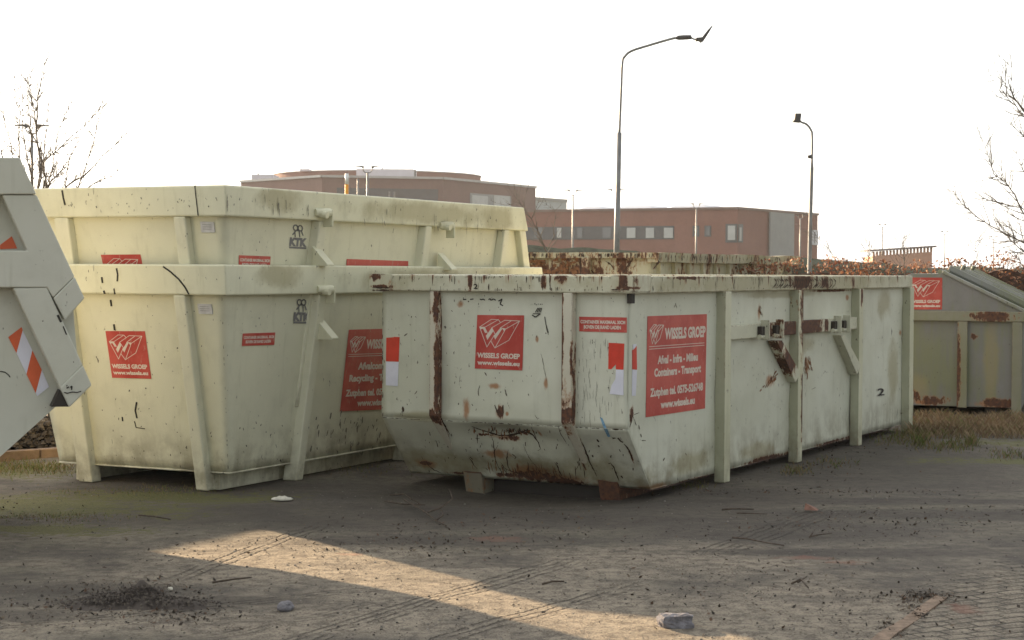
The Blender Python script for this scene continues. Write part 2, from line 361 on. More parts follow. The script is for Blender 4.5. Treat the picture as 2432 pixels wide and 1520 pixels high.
P_RIM = paint('paint_front_rim', (.58, .58, .46), (.50, .49, .36), rsp, edge=.50, scr=1.2, drips=.415, zdrip=(ZR - .12, ZT), patch=.31, stains=[((3, 0, 1.55), (4.5, 3, .12))])
ribs = [(e1(1013, 720, .06), (.1, .03, .25)), (e1(1035, 720, .06), (.1, .025, .16)), (e1(1037, 900, .06), (.2, .02, .40)), (e1(1012, 935, .06), (.1, .02, .16)), (e1(1333, 800, .06), (.1, .018, .60)), (e1(1357, 850, .06), (.1, .012, .1)), (e1(1362, 950, .06), (.1, .012, .3)), (e1(1340, 985, .06), (.1, .08, .05)), (e1(1025, 990, .06), (.1, .08, .05))]
P_RIB = paint('paint_front_rib', (.58, .56, .46), (.51, .48, .38), ribs, edge=.52, scr=1.2, patch=.36)
pst = [(s1(1905, 760, .06), (.10, .09, .55)), (s1(1905, 950, .08), (.04, .04, .3)), (s1(2046, 705, .08), (.03, .05, .1))]
P_POST = paint('paint_front_post', (.60, .60, .45), (.52, .52, .37), pst, edge=.47, flank_shade_grime=.42, scr=1.0, zlow=(0, .5))
bsp = [(s1(1875, 790, .07), (.42, .14, .16)), (s1(1930, 778, .07), (.26, .14, .16)), (s1(1965, 772, .07), (.05, .1, .08)), (s1(1870, 850, .07), (.18, .1, .16)), (s1(1850, 815, .07), (.1, .1, .08))]
P_BEAM = paint('paint_front_beam', (.59, .59, .46), (.50, .50, .38), bsp, edge=.48, scr=1.2)
P_SKID = paint('paint_front_skid', (.24, .225, .165), (.17, .15, .11), [((.5, .3, .05), (.7, .25, .2))], edge=.5, patch=.45, scr=1)

K1 = thing('open_skip', M1, 'rusty greenish white open skip with a sloped front end, in the middle before the others', 'skip', None)
FLAT = [(s1(1605, 870), .62), (e1(1187, 814), .36), (e1(1432, 770), .26), (e1(1465, 875), .28), (e1(932, 860), .28), (s1(1506, 880), .25)]
def flat(p):
    k = 1.0
    for c_, r_ in FLAT: k = min(k, max(0.0, min(1.0, ((p - c_).length - r_) / .15)))
    return k
def warp_side(flip=False):
    def f(p):
        x0 = SB * max(0, (ZK - p.z)) / (ZK - ZB); p.x = x0 + p.x * (LEN - x0) / LEN; return p
    return f
b = MB()
def side_panel(a, bq, c, d, seed):
    t = MB(); t.panel(a, bq, c, d, 110, 26, 0.0); w = warp_side(); base = len(b.v)
    nrm = (Vector(bq) - Vector(a)).cross(Vector(d) - Vector(a)).normalized()
    for q in t.v:
        p = w(Vector(q)); e = min(1, 6 * max(0, p.z - ZB), 6 * max(0, ZT - p.z), 1 if seed > 1 else flat(p))
        o = e * (.016 * mnoise.noise(p * 1.4 + Vector((seed, 0, 0))) + .008 * mnoise.noise(p * 4 + Vector((seed, 9, 0))))
        b.v.append(tuple(p + nrm * o))
    b.f += [tuple(base + i for i in f) for f in t.f]; b.sm += t.sm
side_panel((0, 0, ZB), (LEN, 0, ZB), (LEN, 0, ZT), (0, 0, ZT), 1)
side_panel((LEN, WID, ZB), (0, WID, ZB), (0, WID, ZT), (LEN, WID, ZT), 5)
# the mirrored side needs its own taper
b.v = b.v[:111 * 27] + [(SB * max(0, (ZK - z)) / (ZK - ZB) + (x - SB * max(0, (ZK - z)) / (ZK - ZB)), y, z) for x, y, z in b.v[111 * 27:]]
b.panel((0, WID, ZK), (0, 0, ZK), (0, 0, ZT), (0, WID, ZT), 44, 24, .024, 1.6, 3, flat_fn)
dc = k1(1200, 1040)
def dent(p):   # the pushed-in crease of the lower front
    q = p - dc; d = math.hypot(q.y / .38, (q.z) / .10); return -.05 * math.exp(-d * d) + .012 * mnoise.noise(p * 5)
b.panel((SB, WID, ZB), (SB, 0, ZB), (0, 0, ZK), (0, WID, ZK), 60, 22, .022, 2.2, 8, dent)
b.panel((LEN, 0, ZB), (LEN, WID, ZB), (LEN, WID, ZT), (LEN, 0, ZT), 8, 8, .01)
b.quad((SB, 0, ZB), (SB, WID, ZB), (LEN, WID, ZB), (LEN, 0, ZB))
BODY1 = b.build('body', P_BODY, K1, solid=.006)
b = MB(); oo, ii = rect_off(0, LEN, 0, WID, RO), rect_off(0, LEN, 0, WID, -.06); oo[1] = (LEN + .01, -RO); oo[2] = (LEN + .01, WID + RO)
ring(b, oo, ii, ZR, ZT); RIM1 = b.build('rim', P_RIM, K1, bevel=.008)
b = MB()
yA = e1(1451, 670, RO).y; b.box(-RO - .007, -RO, -RO - .004, yA, ZR + .012, ZT + .006); b.box(-RO, .22, -RO - .007, -RO, ZR + .012, ZT + .006)
b.build('corner_plate', P_RIM, K1, bevel=.003)
b = MB(); yB = e1(931, 670, RO).y; b.box(-RO - .007, -RO, yB, WID + RO + .004, ZR + .002, ZT + .004); b.build('corner_plate', P_RIM, K1, bevel=.003)
def zat(x): return x
for pxa, pxb in ((1019, 1039.5), (1333, 1359)):     # ribs on the front end
    ya, yb = e1(pxa, 850, .065).y, e1(pxb, 850, .065).y; ya, yb = max(ya, yb), min(ya, yb)
    b = MB(); d = .065
    b.hexa([(-d, yb, ZK + .03), (0, yb, ZK - .01), (0, ya, ZK - .01), (-d, ya, ZK + .03), (-d, yb, ZR), (0, yb, ZR), (0, ya, ZR), (-d, ya, ZR)])
    t1 = .62; bx, bz = SB * t1, ZK - (ZK - ZB) * t1
    b.hexa([(bx - .004, yb + .02, bz), (bx + .02, yb, bz), (bx + .02, ya, bz), (bx - .004, ya - .02, bz), (-d, yb, ZK + .029), (0.0, yb, ZK + .002), (0.0, ya, ZK + .002), (-d, ya, ZK + .029)])
    b.build('rib', P_RIB, K1, bevel=.006)
post_x = []
for px0, px1 in ((1723, 1737), (1897, 1908), (2041, 2050)):
    xa, xb = s1(px0, 800, .085).x, s1(px1, 800, .085).x; post_x.append((xa, xb))
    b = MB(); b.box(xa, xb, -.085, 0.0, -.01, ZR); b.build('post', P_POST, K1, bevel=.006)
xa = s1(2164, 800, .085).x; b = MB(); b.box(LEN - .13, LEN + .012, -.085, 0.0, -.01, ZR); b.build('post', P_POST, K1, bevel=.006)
for (xa, xb) in post_x + [(LEN - .13, LEN + .012)]:
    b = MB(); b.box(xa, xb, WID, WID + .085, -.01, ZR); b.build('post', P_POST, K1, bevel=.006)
zb0, zb1 = s1(1740, 807, .06).z, s1(1740, 773, .06).z
for (x0, x1) in ((post_x[0][1], post_x[1][0]), (post_x[1][1], post_x[2][0])):
    b = MB(); b.box(x0, x1, -.062, 0, zb0, zb1); b.build('cross_beam', P_BEAM, K1, bevel=.005)
zm = (zb0 + zb1) / 2
for pxs in ((1815, 1850), (1987, 2009)):       # hook lugs with their pins
    b = MB(); xs = [s1(p, 790, .09).x for p in pxs]
    for x in xs:
        b = MB(); b.box(x - .010, x + .010, -.135, -.0625, zm - .075, zm + .085); b.build('hook_lug', P_BEAM, K1, bevel=.004)
        b = MB(); b.box(x - .085, x - .0105, -.10, -.0625, zm - .045, zm + .035); b.build('hook_pocket_shade', P_TD, K1, bevel=.003)
        b = MB(); b.tube([(x - .10, -.085, zm - .05), (x + .02, -.085, zm - .05)], .020, 8); b.build('pin', P_BEAM, K1)
for (pa, pb) in (((1851, 809), (1895, 900)), ((2001, 796), (2040, 882))):
    A, B = s1(*pa, .085), s1(*pb, .085); b = MB(); w = .062; b.hexa([(B.x - w, -.088, B.z - .03), (B.x + w, -.088, B.z + .05), (B.x + w, 0, B.z + .05), (B.x - w, 0, B.z - .03), (A.x - w, -.088, A.z), (A.x + w, -.088, A.z), (A.x + w, 0, A.z), (A.x - w, 0, A.z)]); b.build('brace', P_BEAM, K1, bevel=.005)
for y0 in (.24, 1.38):
    b = MB(); b.prism([(.42, y0, -.10), (.355, y0, .115), (.408, y0, ZB - .003), (LEN - .1, y0, ZB - .003), (LEN - .1, y0, -.10)], (0, .16, 0))
    b.build('skid', P_SKID, K1, bevel=.004)
for x0 in (.55, 2.4, 4.4):  # added dark blocks that shut out light under the body
    b = MB(); b.box(x0, x0 + .12, .405, 1.375, -.10, ZB - .003); b.build('cross_member_added_for_shade', P_TD, K1)
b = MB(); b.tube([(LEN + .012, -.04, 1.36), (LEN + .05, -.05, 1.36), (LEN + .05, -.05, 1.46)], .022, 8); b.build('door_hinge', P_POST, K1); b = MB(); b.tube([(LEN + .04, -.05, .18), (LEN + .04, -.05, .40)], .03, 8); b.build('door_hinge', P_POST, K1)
b = MB(); b.box(-.03, .03, -.035, -.002, ZR - .07, ZR - .001); b.build('drain_lug', MARK, K1)
def sh(f, a, bq, c, d, n, off=.004): return Sheet(f(*a), f(*bq), f(*c), f(*d), n)
sticker(sh(e1, (1134, 748), (1245, 749), (1241, 880), (1128, 875), (-1, 0, 0)), K1, 'logo'); 
bpy.context.view_layer.update()
for ob in K1.children:
    if ob.name.startswith('sticker'): ob['label'] = 'square red sticker with white emblem on the front end'
sticker(sh(e1, (1376, 752), (1489, 754), (1489, 790), (1376, 787), (-1, 0, 0)), K1, 'warning', 'small red sticker with two lines of white capitals')
sticker(sh(s1, (1537, 751), (1678, 746), (1673.5, 970), (1533, 991), (0, -1, 0)), K1, 'big', 'tall red sticker with five lines of white lettering on the long side')
def strip(f, n, parent, polys, label):
    o0 = None
    for mt, pts in polys:
        b = MB(); b.prism([f(*p) + Vector(n) * .0015 for p in pts], Vector(n) * .002); o = b.build('reflective_strip', mt, parent); o['label'] = label
nE, nS = (-1, 0, 0), (0, -1, 0)
strip(e1, nE, K1, [(REF_RED, [(918, 802), (935, 801), (936, 800), (949.5, 800.5), (947, 859), (917, 858)]), (REF_WHT, [(917, 858.5), (947, 859.5), (945, 917), (917, 915)])], 'red over white reflective strip near the front edge')
strip(e1, nE, K1, [(REF_RED, [(1446, 814), (1483, 816), (1481, 878), (1463, 877), (1463, 865), (1452, 877), (1445, 876)]), (REF_WHT, [(1463.5, 877.5), (1481.5, 878.5), (1481, 939), (1464, 937), (1448, 936), (1453, 915), (1462, 900)])], 'torn red over white reflective strip')
strip(s1, nS, K1, [(REF_RED, [(1501, 832), (1511, 822), (1512, 878), (1501, 877)]), (REF_WHT, [(1502, 818), (1511, 817), (1509, 824), (1503, 831)]), (REF_WHT, [(1501, 878), (1512, 879), (1509, 940), (1500, 940)])], 'narrow red over white reflective strip')
# marker scribbles and numbers
t = MB(); S2 = Sheet(s1(2080, 922), s1(2100, 921), s1(2100, 938), s1(2080, 940), nS); S2.text(t, '2', .1, .9, .0, 1, .012, .02); t.build('lettering', MARK, K1); t = MB()
S3 = Sheet(e1(1124, 674, RO), e1(1136, 674, RO), e1(1136, 686, RO), e1(1124, 686, RO), nE); S3.text(t, '2', .1, .9, 0, 1, .003, .03)
t.build('lettering', MARK, K1)
t = MB(); rs = random.Random(3)
def scrib(f, n, pts, w=.004):
    for a, c in zip(pts[:-1], pts[1:]):
        A, B = f(*a), f(*c); d = (B - A); 
        if d.length < 1e-4: continue
        d.normalize(); s_ = d.cross(Vector(n)).normalized() * w; A, B = A + Vector(n) * .003, B + Vector(n) * .003
        t.prism([A - s_, B - s_, B + s_, A + s_], Vector(n) * .001)
scrib(e1, nE, [(1100, 711.5), (1108, 711)]); scrib(e1, nE, [(1117, 711), (1125, 710)])
scrib(e1, nE, [(1140, 710), (1144, 712), (1148, 710), (1152, 713)]); scrib(e1, nE, [(1161, 712), (1164, 709), (1168, 713), (1172, 710), (1178, 713)]); scrib(e1, nE, [(1184, 715), (1190, 712), (1193, 710), (1188, 722), (1195, 726)])
for i in range(7): x = 1262 + i * 4.2; scrib(e1, nE, [(x, 723), (x + rs.uniform(-1, 2), 723 + rs.uniform(-3, 2))], .003)
for i in range(4): scrib(e1, nE, [(1272 + i * 4, 742), (1278 + i * 3, 731)], .003)
scrib(e1, nE, [(1264, 748), (1272, 753), (1284, 745)], .004); scrib(e1, nE, [(1266, 745), (1284, 745)], .003); scrib(e1, nE, [(1294, 752), (1297, 770), (1303, 790)], .003)
absorb(BODY1, t.build('marks', MARK))
# ---- traced scratches, flaked seams and rust runs; each follows the dented sheet it lies on
def surf_e(px, py):
    p = e1(px, py); u, v = 1 - p.y / WID, (p.z - ZK) / (ZT - ZK); e = min(1, 8 * min(u, 1 - u)) * min(1, 8 * min(v, 1 - v))
    q = p * 1.6; q2 = p * (1.6 * 2.7); o = .024 * e * (mnoise.noise(q + Vector((3, 0, 0))) + .5 * mnoise.noise(q2 + Vector((0, 3, 0)))) * flat(p); return p + Vector((-1, 0, 0)) * o
def surf_k(px, py):
    p = k1(px, py); u, v = 1 - p.y / WID, (p.z - ZB) / (ZK - ZB); e = max(0, min(1, 8 * min(u, 1 - u)) * min(1, 8 * min(v, 1 - v)))
    o = .022 * e * (mnoise.noise(p * 2.2 + Vector((8, 0, 0))) + .5 * mnoise.noise(p * 2.2 * 2.7 + Vector((0, 8, 0)))) + e * dent(p); return p + KN * o
def surf_s(px, py):
    p = s1(px, py); e = min(1, 6 * max(0, p.z - ZB), 6 * max(0, ZT - p.z), flat(p)); o = e * (.016 * mnoise.noise(p * 1.4 + Vector((1, 0, 0))) + .008 * mnoise.noise(p * 4 + Vector((1, 9, 0)))); return p + Vector((0, -1, 0)) * o
KN = Vector((-(ZK - ZB), 0, -SB)).normalized()
RS = random.Random(21)
def stroke(mb, f, n, pts, w, jag=.45, lift=.003):
    Q = []
    for (xa, ya), (xb, yb) in zip(pts[:-1], pts[1:]):
        m = max(1, int(math.hypot(xb - xa, yb - ya) / 4))
        for k in range(m): t_ = k / m; Q.append((xa + (xb - xa) * t_ + RS.gauss(0, .35), ya + (yb - ya) * t_ + RS.gauss(0, .35)))
    Q.append(pts[-1]); P_ = [f(*q) + n * lift for q in Q]; N_ = len(P_)
    if N_ < 2: return
    L_, R_ = [], []
    for i, p in enumerate(P_):
        d = (P_[min(i + 1, N_ - 1)] - P_[max(i - 1, 0)]).normalized(); s_ = d.cross(n).normalized(); ww = w * (math.sin(math.pi * (i + .6) / (N_ + .2)) ** .6) * (1 + RS.uniform(-jag, jag)); L_.append(p - s_ * ww); R_.append(p + s_ * ww)
    for i in range(N_ - 1): mb.quad(L_[i], R_[i], R_[i + 1], L_[i + 1])
SCR = plain('flaked_rust', (.055, .035, .025), .9, .5, 60); RUN = plain('rust_run', (.20, .095, .045), .9, .4, 40)
nK, nE_, nS_ = KN, Vector(nE), Vector(nS)
tk, tr_ = MB(), MB()
for pts, w in (([(1118, 1014), (1128, 1022), (1142, 1030), (1160, 1038), (1180, 1044), (1205, 1046), (1228, 1040), (1245, 1030), (1262, 1040), (1276, 1055), (1283, 1068), (1277, 1071)], .009), ([(1160, 1040), (1168, 1055), (1172, 1075), (1176, 1095), (1184, 1112), (1192, 1122)], .0035), ([(1206, 1070), (1203, 1090), (1206, 1110), (1216, 1122)], .0035),
        ([(1112, 1088), (1118, 1098), (1124, 1108), (1132, 1116)], .004), ([(1115, 1087), (1122, 1094)], .005), ([(1216, 1078), (1226, 1086), (1222, 1090)], .004), ([(1318, 1096), (1324, 1102), (1328, 1114), (1336, 1128)], .005), ([(1322, 1096), (1326, 1100)], .007), ([(1370, 1096), (1374, 1104), (1368, 1114)], .003), ([(1376, 1098), (1380, 1116)], .003),
        ([(1358, 1012), (1372, 1036), (1388, 1064), (1402, 1096), (1418, 1130)], .0065), ([(1047, 990), (1058, 1012), (1070, 1034)], .005), ([(1326, 1010), (1332, 1030), (1345, 1055)], .003), ([(1020, 1024), (1022, 1034)], .004), ([(1036, 1046), (1040, 1062)], .004), ([(1063, 1048), (1066, 1062)], .004), ([(1130, 1036), (1132, 1056)], .004), ([(1126, 1046), (1136, 1047)], .003), ([(1262, 1014), (1266, 1036), (1272, 1052)], .003), ([(1248, 1025), (1252, 1040)], .004),  # leading strokes: dark crease lines beside the rib feet
        ([(1418, 1042), (1422, 1050)], .008), ([(1421, 1058), (1423, 1062)], .008), ([(1408, 1080), (1409, 1084)], .007), ([(1455, 1040), (1462, 1040)], .007), ([(1468, 1040), (1474, 1048), (1480, 1050)], .008), ([(1482, 1054), (1490, 1062), (1498, 1078), (1500, 1085)], .006), ([(1450, 1096), (1458, 1106), (1464, 1120), (1472, 1140)], .005), ([(1446, 1098), (1450, 1098)], .006),
        ([(1476, 1128), (1480, 1134)], .007), ([(1012, 1096), (1022, 1108), (1034, 1116), (1050, 1122)], .004), ([(1346, 1024), (1352, 1040), (1358, 1050)], .005), ([(1375, 1075), (1378, 1090), (1372, 1100)], .003), ([(1240, 1060), (1262, 1090), (1280, 1110)], .002), ([(1180, 1062), (1170, 1080)], .002), ([(1188, 1100), (1196, 1112), (1212, 1120), (1250, 1128)], .004)): stroke(tk, surf_k, nK, pts, w)
for i in range(46): x = RS.gauss(1200, 42); y = 1042 + RS.gauss(0, 3) - abs(x - 1200) * .10; stroke(tr_ if i % 2 else tk, surf_k, nK, [(x, y), (x + RS.uniform(-3, 3), y - RS.uniform(4, 14))], RS.uniform(.002, .006))
for i in range(60): x = RS.gauss(1265, 50); y = 1126 + (x - 1200) * .07 + RS.gauss(0, 3); stroke(tr_ if i % 3 else tk, surf_k, nK, [(x, y), (x - RS.uniform(2, 8), y - RS.uniform(6, 34))], RS.uniform(.0015, .004))
for i in range(40): x = RS.uniform(990, 1520); y = RS.uniform(1025, 1120); stroke(tk, surf_k, nK, [(x, y), (x + RS.uniform(-1, 3), y + RS.uniform(2, 7))], RS.uniform(.0015, .004))
x = 908
while x < 1488:   # flaked seam along the fold
    l = RS.uniform(3, 16); y0_ = 990 + (x - 906.5) * .0503; stroke(tk, lambda a, c_: k1(a, c_), nK, [(x, y0_ + 1.0), (x + l, y0_ + 1.0 + l * .05)], RS.uniform(.0015, .0045), .7); x += l + RS.choice((0, 1, 4, 9))
te = MB()
for i in range(75): x = RS.uniform(920, 1485); y = RS.uniform(700, 985); stroke(te, surf_e, nE_, [(x, y), (x + RS.uniform(-2, 3), y + RS.uniform(1.5, 6))], RS.uniform(.0012, .003))
for i in range(70): x = RS.uniform(1370, 1480); y = RS.uniform(800, 1000); stroke(te, surf_e, nE_, [(x, y), (x + RS.uniform(-1, 1), y + RS.uniform(8, 30))], .0009)
for pts, w in (([(1285, 840), (1292, 870), (1300, 905)], .002), ([(1272, 985), (1278, 996)], .002), ([(1176, 962), (1182, 978), (1188, 990)], .007), ([(1196, 962), (1196, 985)], .004), ([(1112, 715), (1114, 717)], .005), ([(957, 965), (958, 978)], .008), ([(1200, 924), (1204, 940)], .003), ([(1140, 915), (1136, 930), (1138, 940)], .0025), ([(960, 798), (968, 792)], .003), ([(985, 936), (991, 928)], .003), ([(1152, 884), (1156, 892)], .004), ([(1296, 762), (1298, 780), (1303, 795)], .003)): stroke(te, surf_e, nE_, pts, w)
for x in (909.5,):
    y = 715
    while y < 985: l = RS.uniform(4, 22); stroke(te, e1, nE_, [(x, y), (x - .2, y + l)], RS.uniform(.001, .004), .7); y += l + RS.choice((3, 10, 20))
trs = MB()
for i in range(16): x = RS.gauss(1828, 9); y = 905 - (x - 1828) * .9 + RS.gauss(0, 5); stroke(trs, surf_s, nS_, [(x, y), (x - 5, y + RS.uniform(4, 10))], RS.uniform(.003, .008))
for i in range(26): x = RS.gauss(1916, 5); y = RS.gauss(862, 14); stroke(trs, surf_s, nS_, [(x, y), (x + RS.uniform(0, 4), y + RS.uniform(6, 16))], RS.uniform(.003, .009))
for i in range(6): x = RS.gauss(1804, 2); y = RS.uniform(722, 742); stroke(trs, surf_s, nS_, [(x, y), (x + 3, y + RS.uniform(6, 14))], RS.uniform(.002, .006))
ts = MB()
for i in range(95): x = RS.uniform(1500, 2140); y = RS.uniform(705, 1000); stroke(ts, surf_s, nS_, [(x, y), (x + RS.uniform(-2, 2), y + RS.uniform(1.5, 6))], RS.uniform(.001, .0028))
for pts, w in (([(1497, 985), (1499, 1000), (1496, 1015)], .008), ([(1500, 985), (1508, 1000), (1513, 1010)], .004), ([(1519, 1010), (1521, 1020)], .006), ([(1523, 1032), (1525, 1038)], .007), ([(1526, 1046), (1534, 1047)], .003), ([(1505, 985), (1518, 980)], .0025), ([(1548, 980), (1556, 1000)], .002), ([(1573, 1094), (1577, 1088)], .007), ([(1627, 1076), (1629, 1081)], .005), ([(1706, 1062), (1708, 1140)], .004), ([(1697, 1100), (1699, 1135)], .004),
        ([(1604, 720), (1607, 732)], .004), ([(1602, 725), (1600, 730)], .003), ([(1700, 780), (1706, 772)], .002), ([(1804, 726), (1808, 745), (1812, 752)], .003), ([(2140, 790), (2143, 830)], .004), ([(1955, 888), (1958, 880), (1962, 886)], .002), ([(1930, 925), (1938, 920)], .002)): stroke(ts, surf_s, nS_, pts, w)
x = 1550
while x < 2140:
    l = RS.uniform(3, 20); yy = 1166.6 - .2616 * (x - 1545.5) - 1.5; stroke(ts, s1, nS_, [(x, yy), (x + l, yy - .2616 * l)], RS.uniform(.002, .007), .8); x += l + RS.choice((0, 2, 8))
tr2 = MB(); f_re = lambda a, c_: e1(a, c_, RO); f_rs = lambda a, c_: s1(a, c_, RO)
for i in range(120):
    x = RS.uniform(885, 1492); top = RS.random() < .6; y = 656 if top else 690; l = RS.expovariate(1 / 6.0) + 1.5; stroke(tr2, f_re, nE_, [(x, y), (x + RS.uniform(-1, 1), y + (l if top else -l))], RS.uniform(.0012, .0035), .6, .0035)
for i in range(150):
    x = RS.uniform(1502, 2160); top = RS.random() < .7; y = (659 - (x - 1502) * .0025) if top else 692 - (x - 1502) * .017; l = RS.expovariate(1 / 6.0) + 1.5; stroke(tr2, f_rs, nS_, [(x, y), (x + RS.uniform(-1, 1), y + (l if top else -l))], RS.uniform(.0015, .004), .6, .0035)
for i in range(26):   # curved scrape marks on the long rim
    x = 1838 + i * 5.6 + RS.uniform(-1, 1); stroke(tr2, f_rs, nS_, [(x, 662), (x + 6, 668), (x + 4, 676), (x - 4, 684)], RS.uniform(.003, .008), .6, .0035)
for x0_, x1_, y_ in ((884, 928, 683), (884, 925, 689), (1452, 1495, 688)): stroke(tr2, lambda a, c_: e1(a, c_, RO + .0075), nE_, [(x0_, y_), (x1_, y_ + .5)], .006, .8)
absorb(BODY1, tk.build('marks', SCR), te.build('marks', SCR), ts.build('marks', SCR), trs.build('marks', RUN), tr_.build('marks', RUN)); absorb(RIM1, tr2.build('marks', SCR))
BLUE = plain('blue_paint', (.16, .30, .42), .6, .3, 30)
b = MB(); b.prism([e1(1425, 990) + Vector((-.002, 0, 0)), e1(1431, 993) + Vector((-.002, 0, 0)), e1(1441, 1017) + Vector((-.002, 0, 0)), e1(1434, 1016) + Vector((-.002, 0, 0))], (-.0012, 0, 0))
b.prism([k1(1434, 1017) + Vector((-.003, 0, -.002)), k1(1443, 1018) + Vector((-.003, 0, -.002)), k1(1450, 1036) + Vector((-.003, 0, -.002)), k1(1444, 1037) + Vector((-.003, 0, -.002))], (-.001, 0, -.001))
b.build('paint_smear', BLUE, K1)

# ================================================================== 2. the two cream skips stacked inside each other
PARTS = {}
def cream_skip(M, zoff, far_top, far_bot, P, PR, PP, label, lower, twist=0):
    ZB_, ZT_, RH = .13, 1.674, .222
    SN, TP, WB = .294, .155, 1.60
    K = thing('open_skip', M, label, 'skip', 'cream skips stacked one inside the other')
    sl_ = SN / (ZT_ - ZB_); tp = TP / (ZT_ - ZB_)
    xn = lambda z: -sl_ * (z - ZB_); yr = lambda z: -tp * (z - ZB_); yl = lambda z: WB + tp * (z - ZB_)
    xf = lambda z: far_bot + (far_top - far_bot) * (z - ZB_) / (ZT_ - ZB_)
    nb = [(xn(z), yr(z), z) for z in (ZB_, ZT_)]; nl = [(xn(z), yl(z), z) for z in (ZB_, ZT_)]
    fb = [(xf(z), yr(z), z) for z in (ZB_, ZT_)]; fl = [(xf(z), yl(z), z) for z in (ZB_, ZT_)]
    b = MB()
    b.panel(nb[0], fb[0], fb[1], nb[1], 60, 18, .006, 1.1, 2 + zoff); b.panel(nl[0], nb[0], nb[1], nl[1], 24, 18, .006, 1.1, 6 + zoff)
    b.panel(fl[0], nl[0], nl[1], fl[1], 30, 10, .006); b.panel(fb[0], fl[0], fl[1], fb[1], 12, 10, .006)
    b.quad(nb[0], nl[0], fl[0], fb[0]); BODYC = b.build('body', P, K, solid=.006)
    # folded lip along the lower edge
    b = MB(); b.tube([(fb[0][0], fb[0][1] - .002, ZB_ + .002), (nb[0][0] - .002, nb[0][1] - .002, ZB_ + .002), (nl[0][0] - .002, nl[0][1] + .002, ZB_ + .002)], .007, 6); b.build('lower_lip', P, K)
    z0 = ZT_ - RH
    xo = [(xn(z0), yr(z0)), (xf(z0), yr(z0)), (xf(z0), yl(z0)), (xn(z0), yl(z0))]
    def off(pts, o, xs=1): return [(pts[0][0] - o, pts[0][1] - o), (pts[1][0] + o * .6, pts[1][1] - o), (pts[2][0] + o * .6, pts[2][1] + o), (pts[3][0] - o, pts[3][1] + o)]
    xt = [(xn(ZT_), yr(ZT_)), (xf(ZT_), yr(ZT_)), (xf(ZT_), yl(ZT_)), (xn(ZT_), yl(ZT_))]
    b = MB(); n = 0; o0, o1, i1 = off(xo, .075), off(xt, .062), off(xt, -.045); i0 = off(xo, -.03)
    for k in range(4): b.v += [(*o0[k], z0), (*o1[k], ZT_), (*i1[k], ZT_), (*i0[k], z0)]
    for k in range(4):
        a, c = k * 4, ((k + 1) % 4) * 4
        for j in range(4): b.f.append((a + j, c + j, c + (j + 1) % 4, a + (j + 1) % 4)); b.sm.append(False)
    RIMC = b.build('rim', PR, K, bevel=.012); PARTS[K.name] = (BODYC, RIMC)
    LK = locf(M @ Matrix.Translation((0, 0, 0)))
    sn_ = Vector((0, -1, -tp)).normalized(); en_ = Vector((-1, 0, -sl_)).normalized()
    fs = lambda px, py, o=0: LK(px, py, Vector((0, 0, ZB_)) + sn_ * o, sn_)
    fe = lambda px, py, o=0: LK(px, py, Vector((0, 0, ZB_)) + en_ * o, en_)
    if lower:
        ends = [(fe(463, 1150, .07).y, fe(490, 1150, .07).y), (fe(185, 1138, .07).y, fe(217, 1138, .07).y)]; sds = [fs(712, 1100, .07).x + .02, 2.55, 4.05]
    else: ends, sds = POSTS
    if lower: globals()['POSTS'] = (ends, sds)
    d = .07
    for ya, yb in ends:
        y0, y1 = min(ya, yb), max(ya, yb); b = MB(); zf = -.005 if lower else .0
        b.hexa([(xn(zf) - d, y0, zf), (xn(zf) + .05, y0, zf), (xn(zf) + .05, y1, zf), (xn(zf) - d, y1, zf), (xn(z0) - d, y0, z0), (xn(z0), y0, z0), (xn(z0), y1, z0), (xn(z0) - d, y1, z0)])
        b.build('post', PP, K, bevel=.012)
    for i, xc in enumerate(sds):
        b = MB(); zf = -.005 if lower else .0; w0, w1 = .05, .066
        b.hexa([(xc - w0, yr(zf) - d, zf), (xc + w0, yr(zf) - d, zf), (xc + w1, yr(zf) + .05, zf), (xc - w1, yr(zf) + .05, zf), (xc + .11 - w0, yr(z0) - d, z0), (xc + .11 + w0, yr(z0) - d, z0), (xc + .11 + w1, yr(z0), z0), (xc + .11 - w1, yr(z0), z0)])
        b.build('post', PP, K, bevel=.010)
    b = MB(); w = .11   # post at the far corner follows the leaning end
    b.hexa([(xf(0) - w, yr(0) - .06, 0), (xf(0) + .02, yr(0) - .06, 0), (xf(0) + .02, yr(0) + .05, 0), (xf(0) - w, yr(0) + .05, 0), (xf(z0) - w, yr(z0) - .06, z0), (xf(z0) + .02, yr(z0) - .06, z0), (xf(z0) + .02, yr(z0), z0), (xf(z0) - w, yr(z0), z0)])
    b.build('post', PP, K, bevel=.01)
    for sgn in (1,):
        b = MB(); b.box(.05, far_bot - .1, .12, .2, -.004, ZB_ - .004); b.box(.05, far_bot - .1, WB - .2, WB - .12, -.004, ZB_ - .004)
        if lower: b.build('skid', PP, K, bevel=.004)
    return K, fs, fe, xn, yr, z0, ZT_, sn_, en_
CR, CRb = (.67, .66, .50), (.62, .61, .465)
B0 = at_z(544, 1125, .13); M2 = frame(B0.x, B0.y, 26.5)
L2 = locf(M2)
st2 = [((1.9, -.15, 1.55), (1.8, .2, .16)), ((.3, -.1, .25), (1.2, .3, .15)), ((1.2, 0, .3), (1.0, .3, .2))]
P_CR = paint('paint_cream', CR, CRb, None, scr=.7, zlow=(.1, .55)); P_CRP = paint('paint_cream_post', (.67, .66, .51), CRb, None, scr=1.0, zlow=(0, .5))
P_CRR = paint('paint_cream_rim', (.69, .68, .51), (.62, .61, .45), None, scr=1.25, stains=[((2.6, -.2, 1.56), (1.6, .2, .12)), ((3.9, -.2, 1.56), (.5, .2, .15)), ((.35, -.2, 1.6), (.4, .2, .12))])
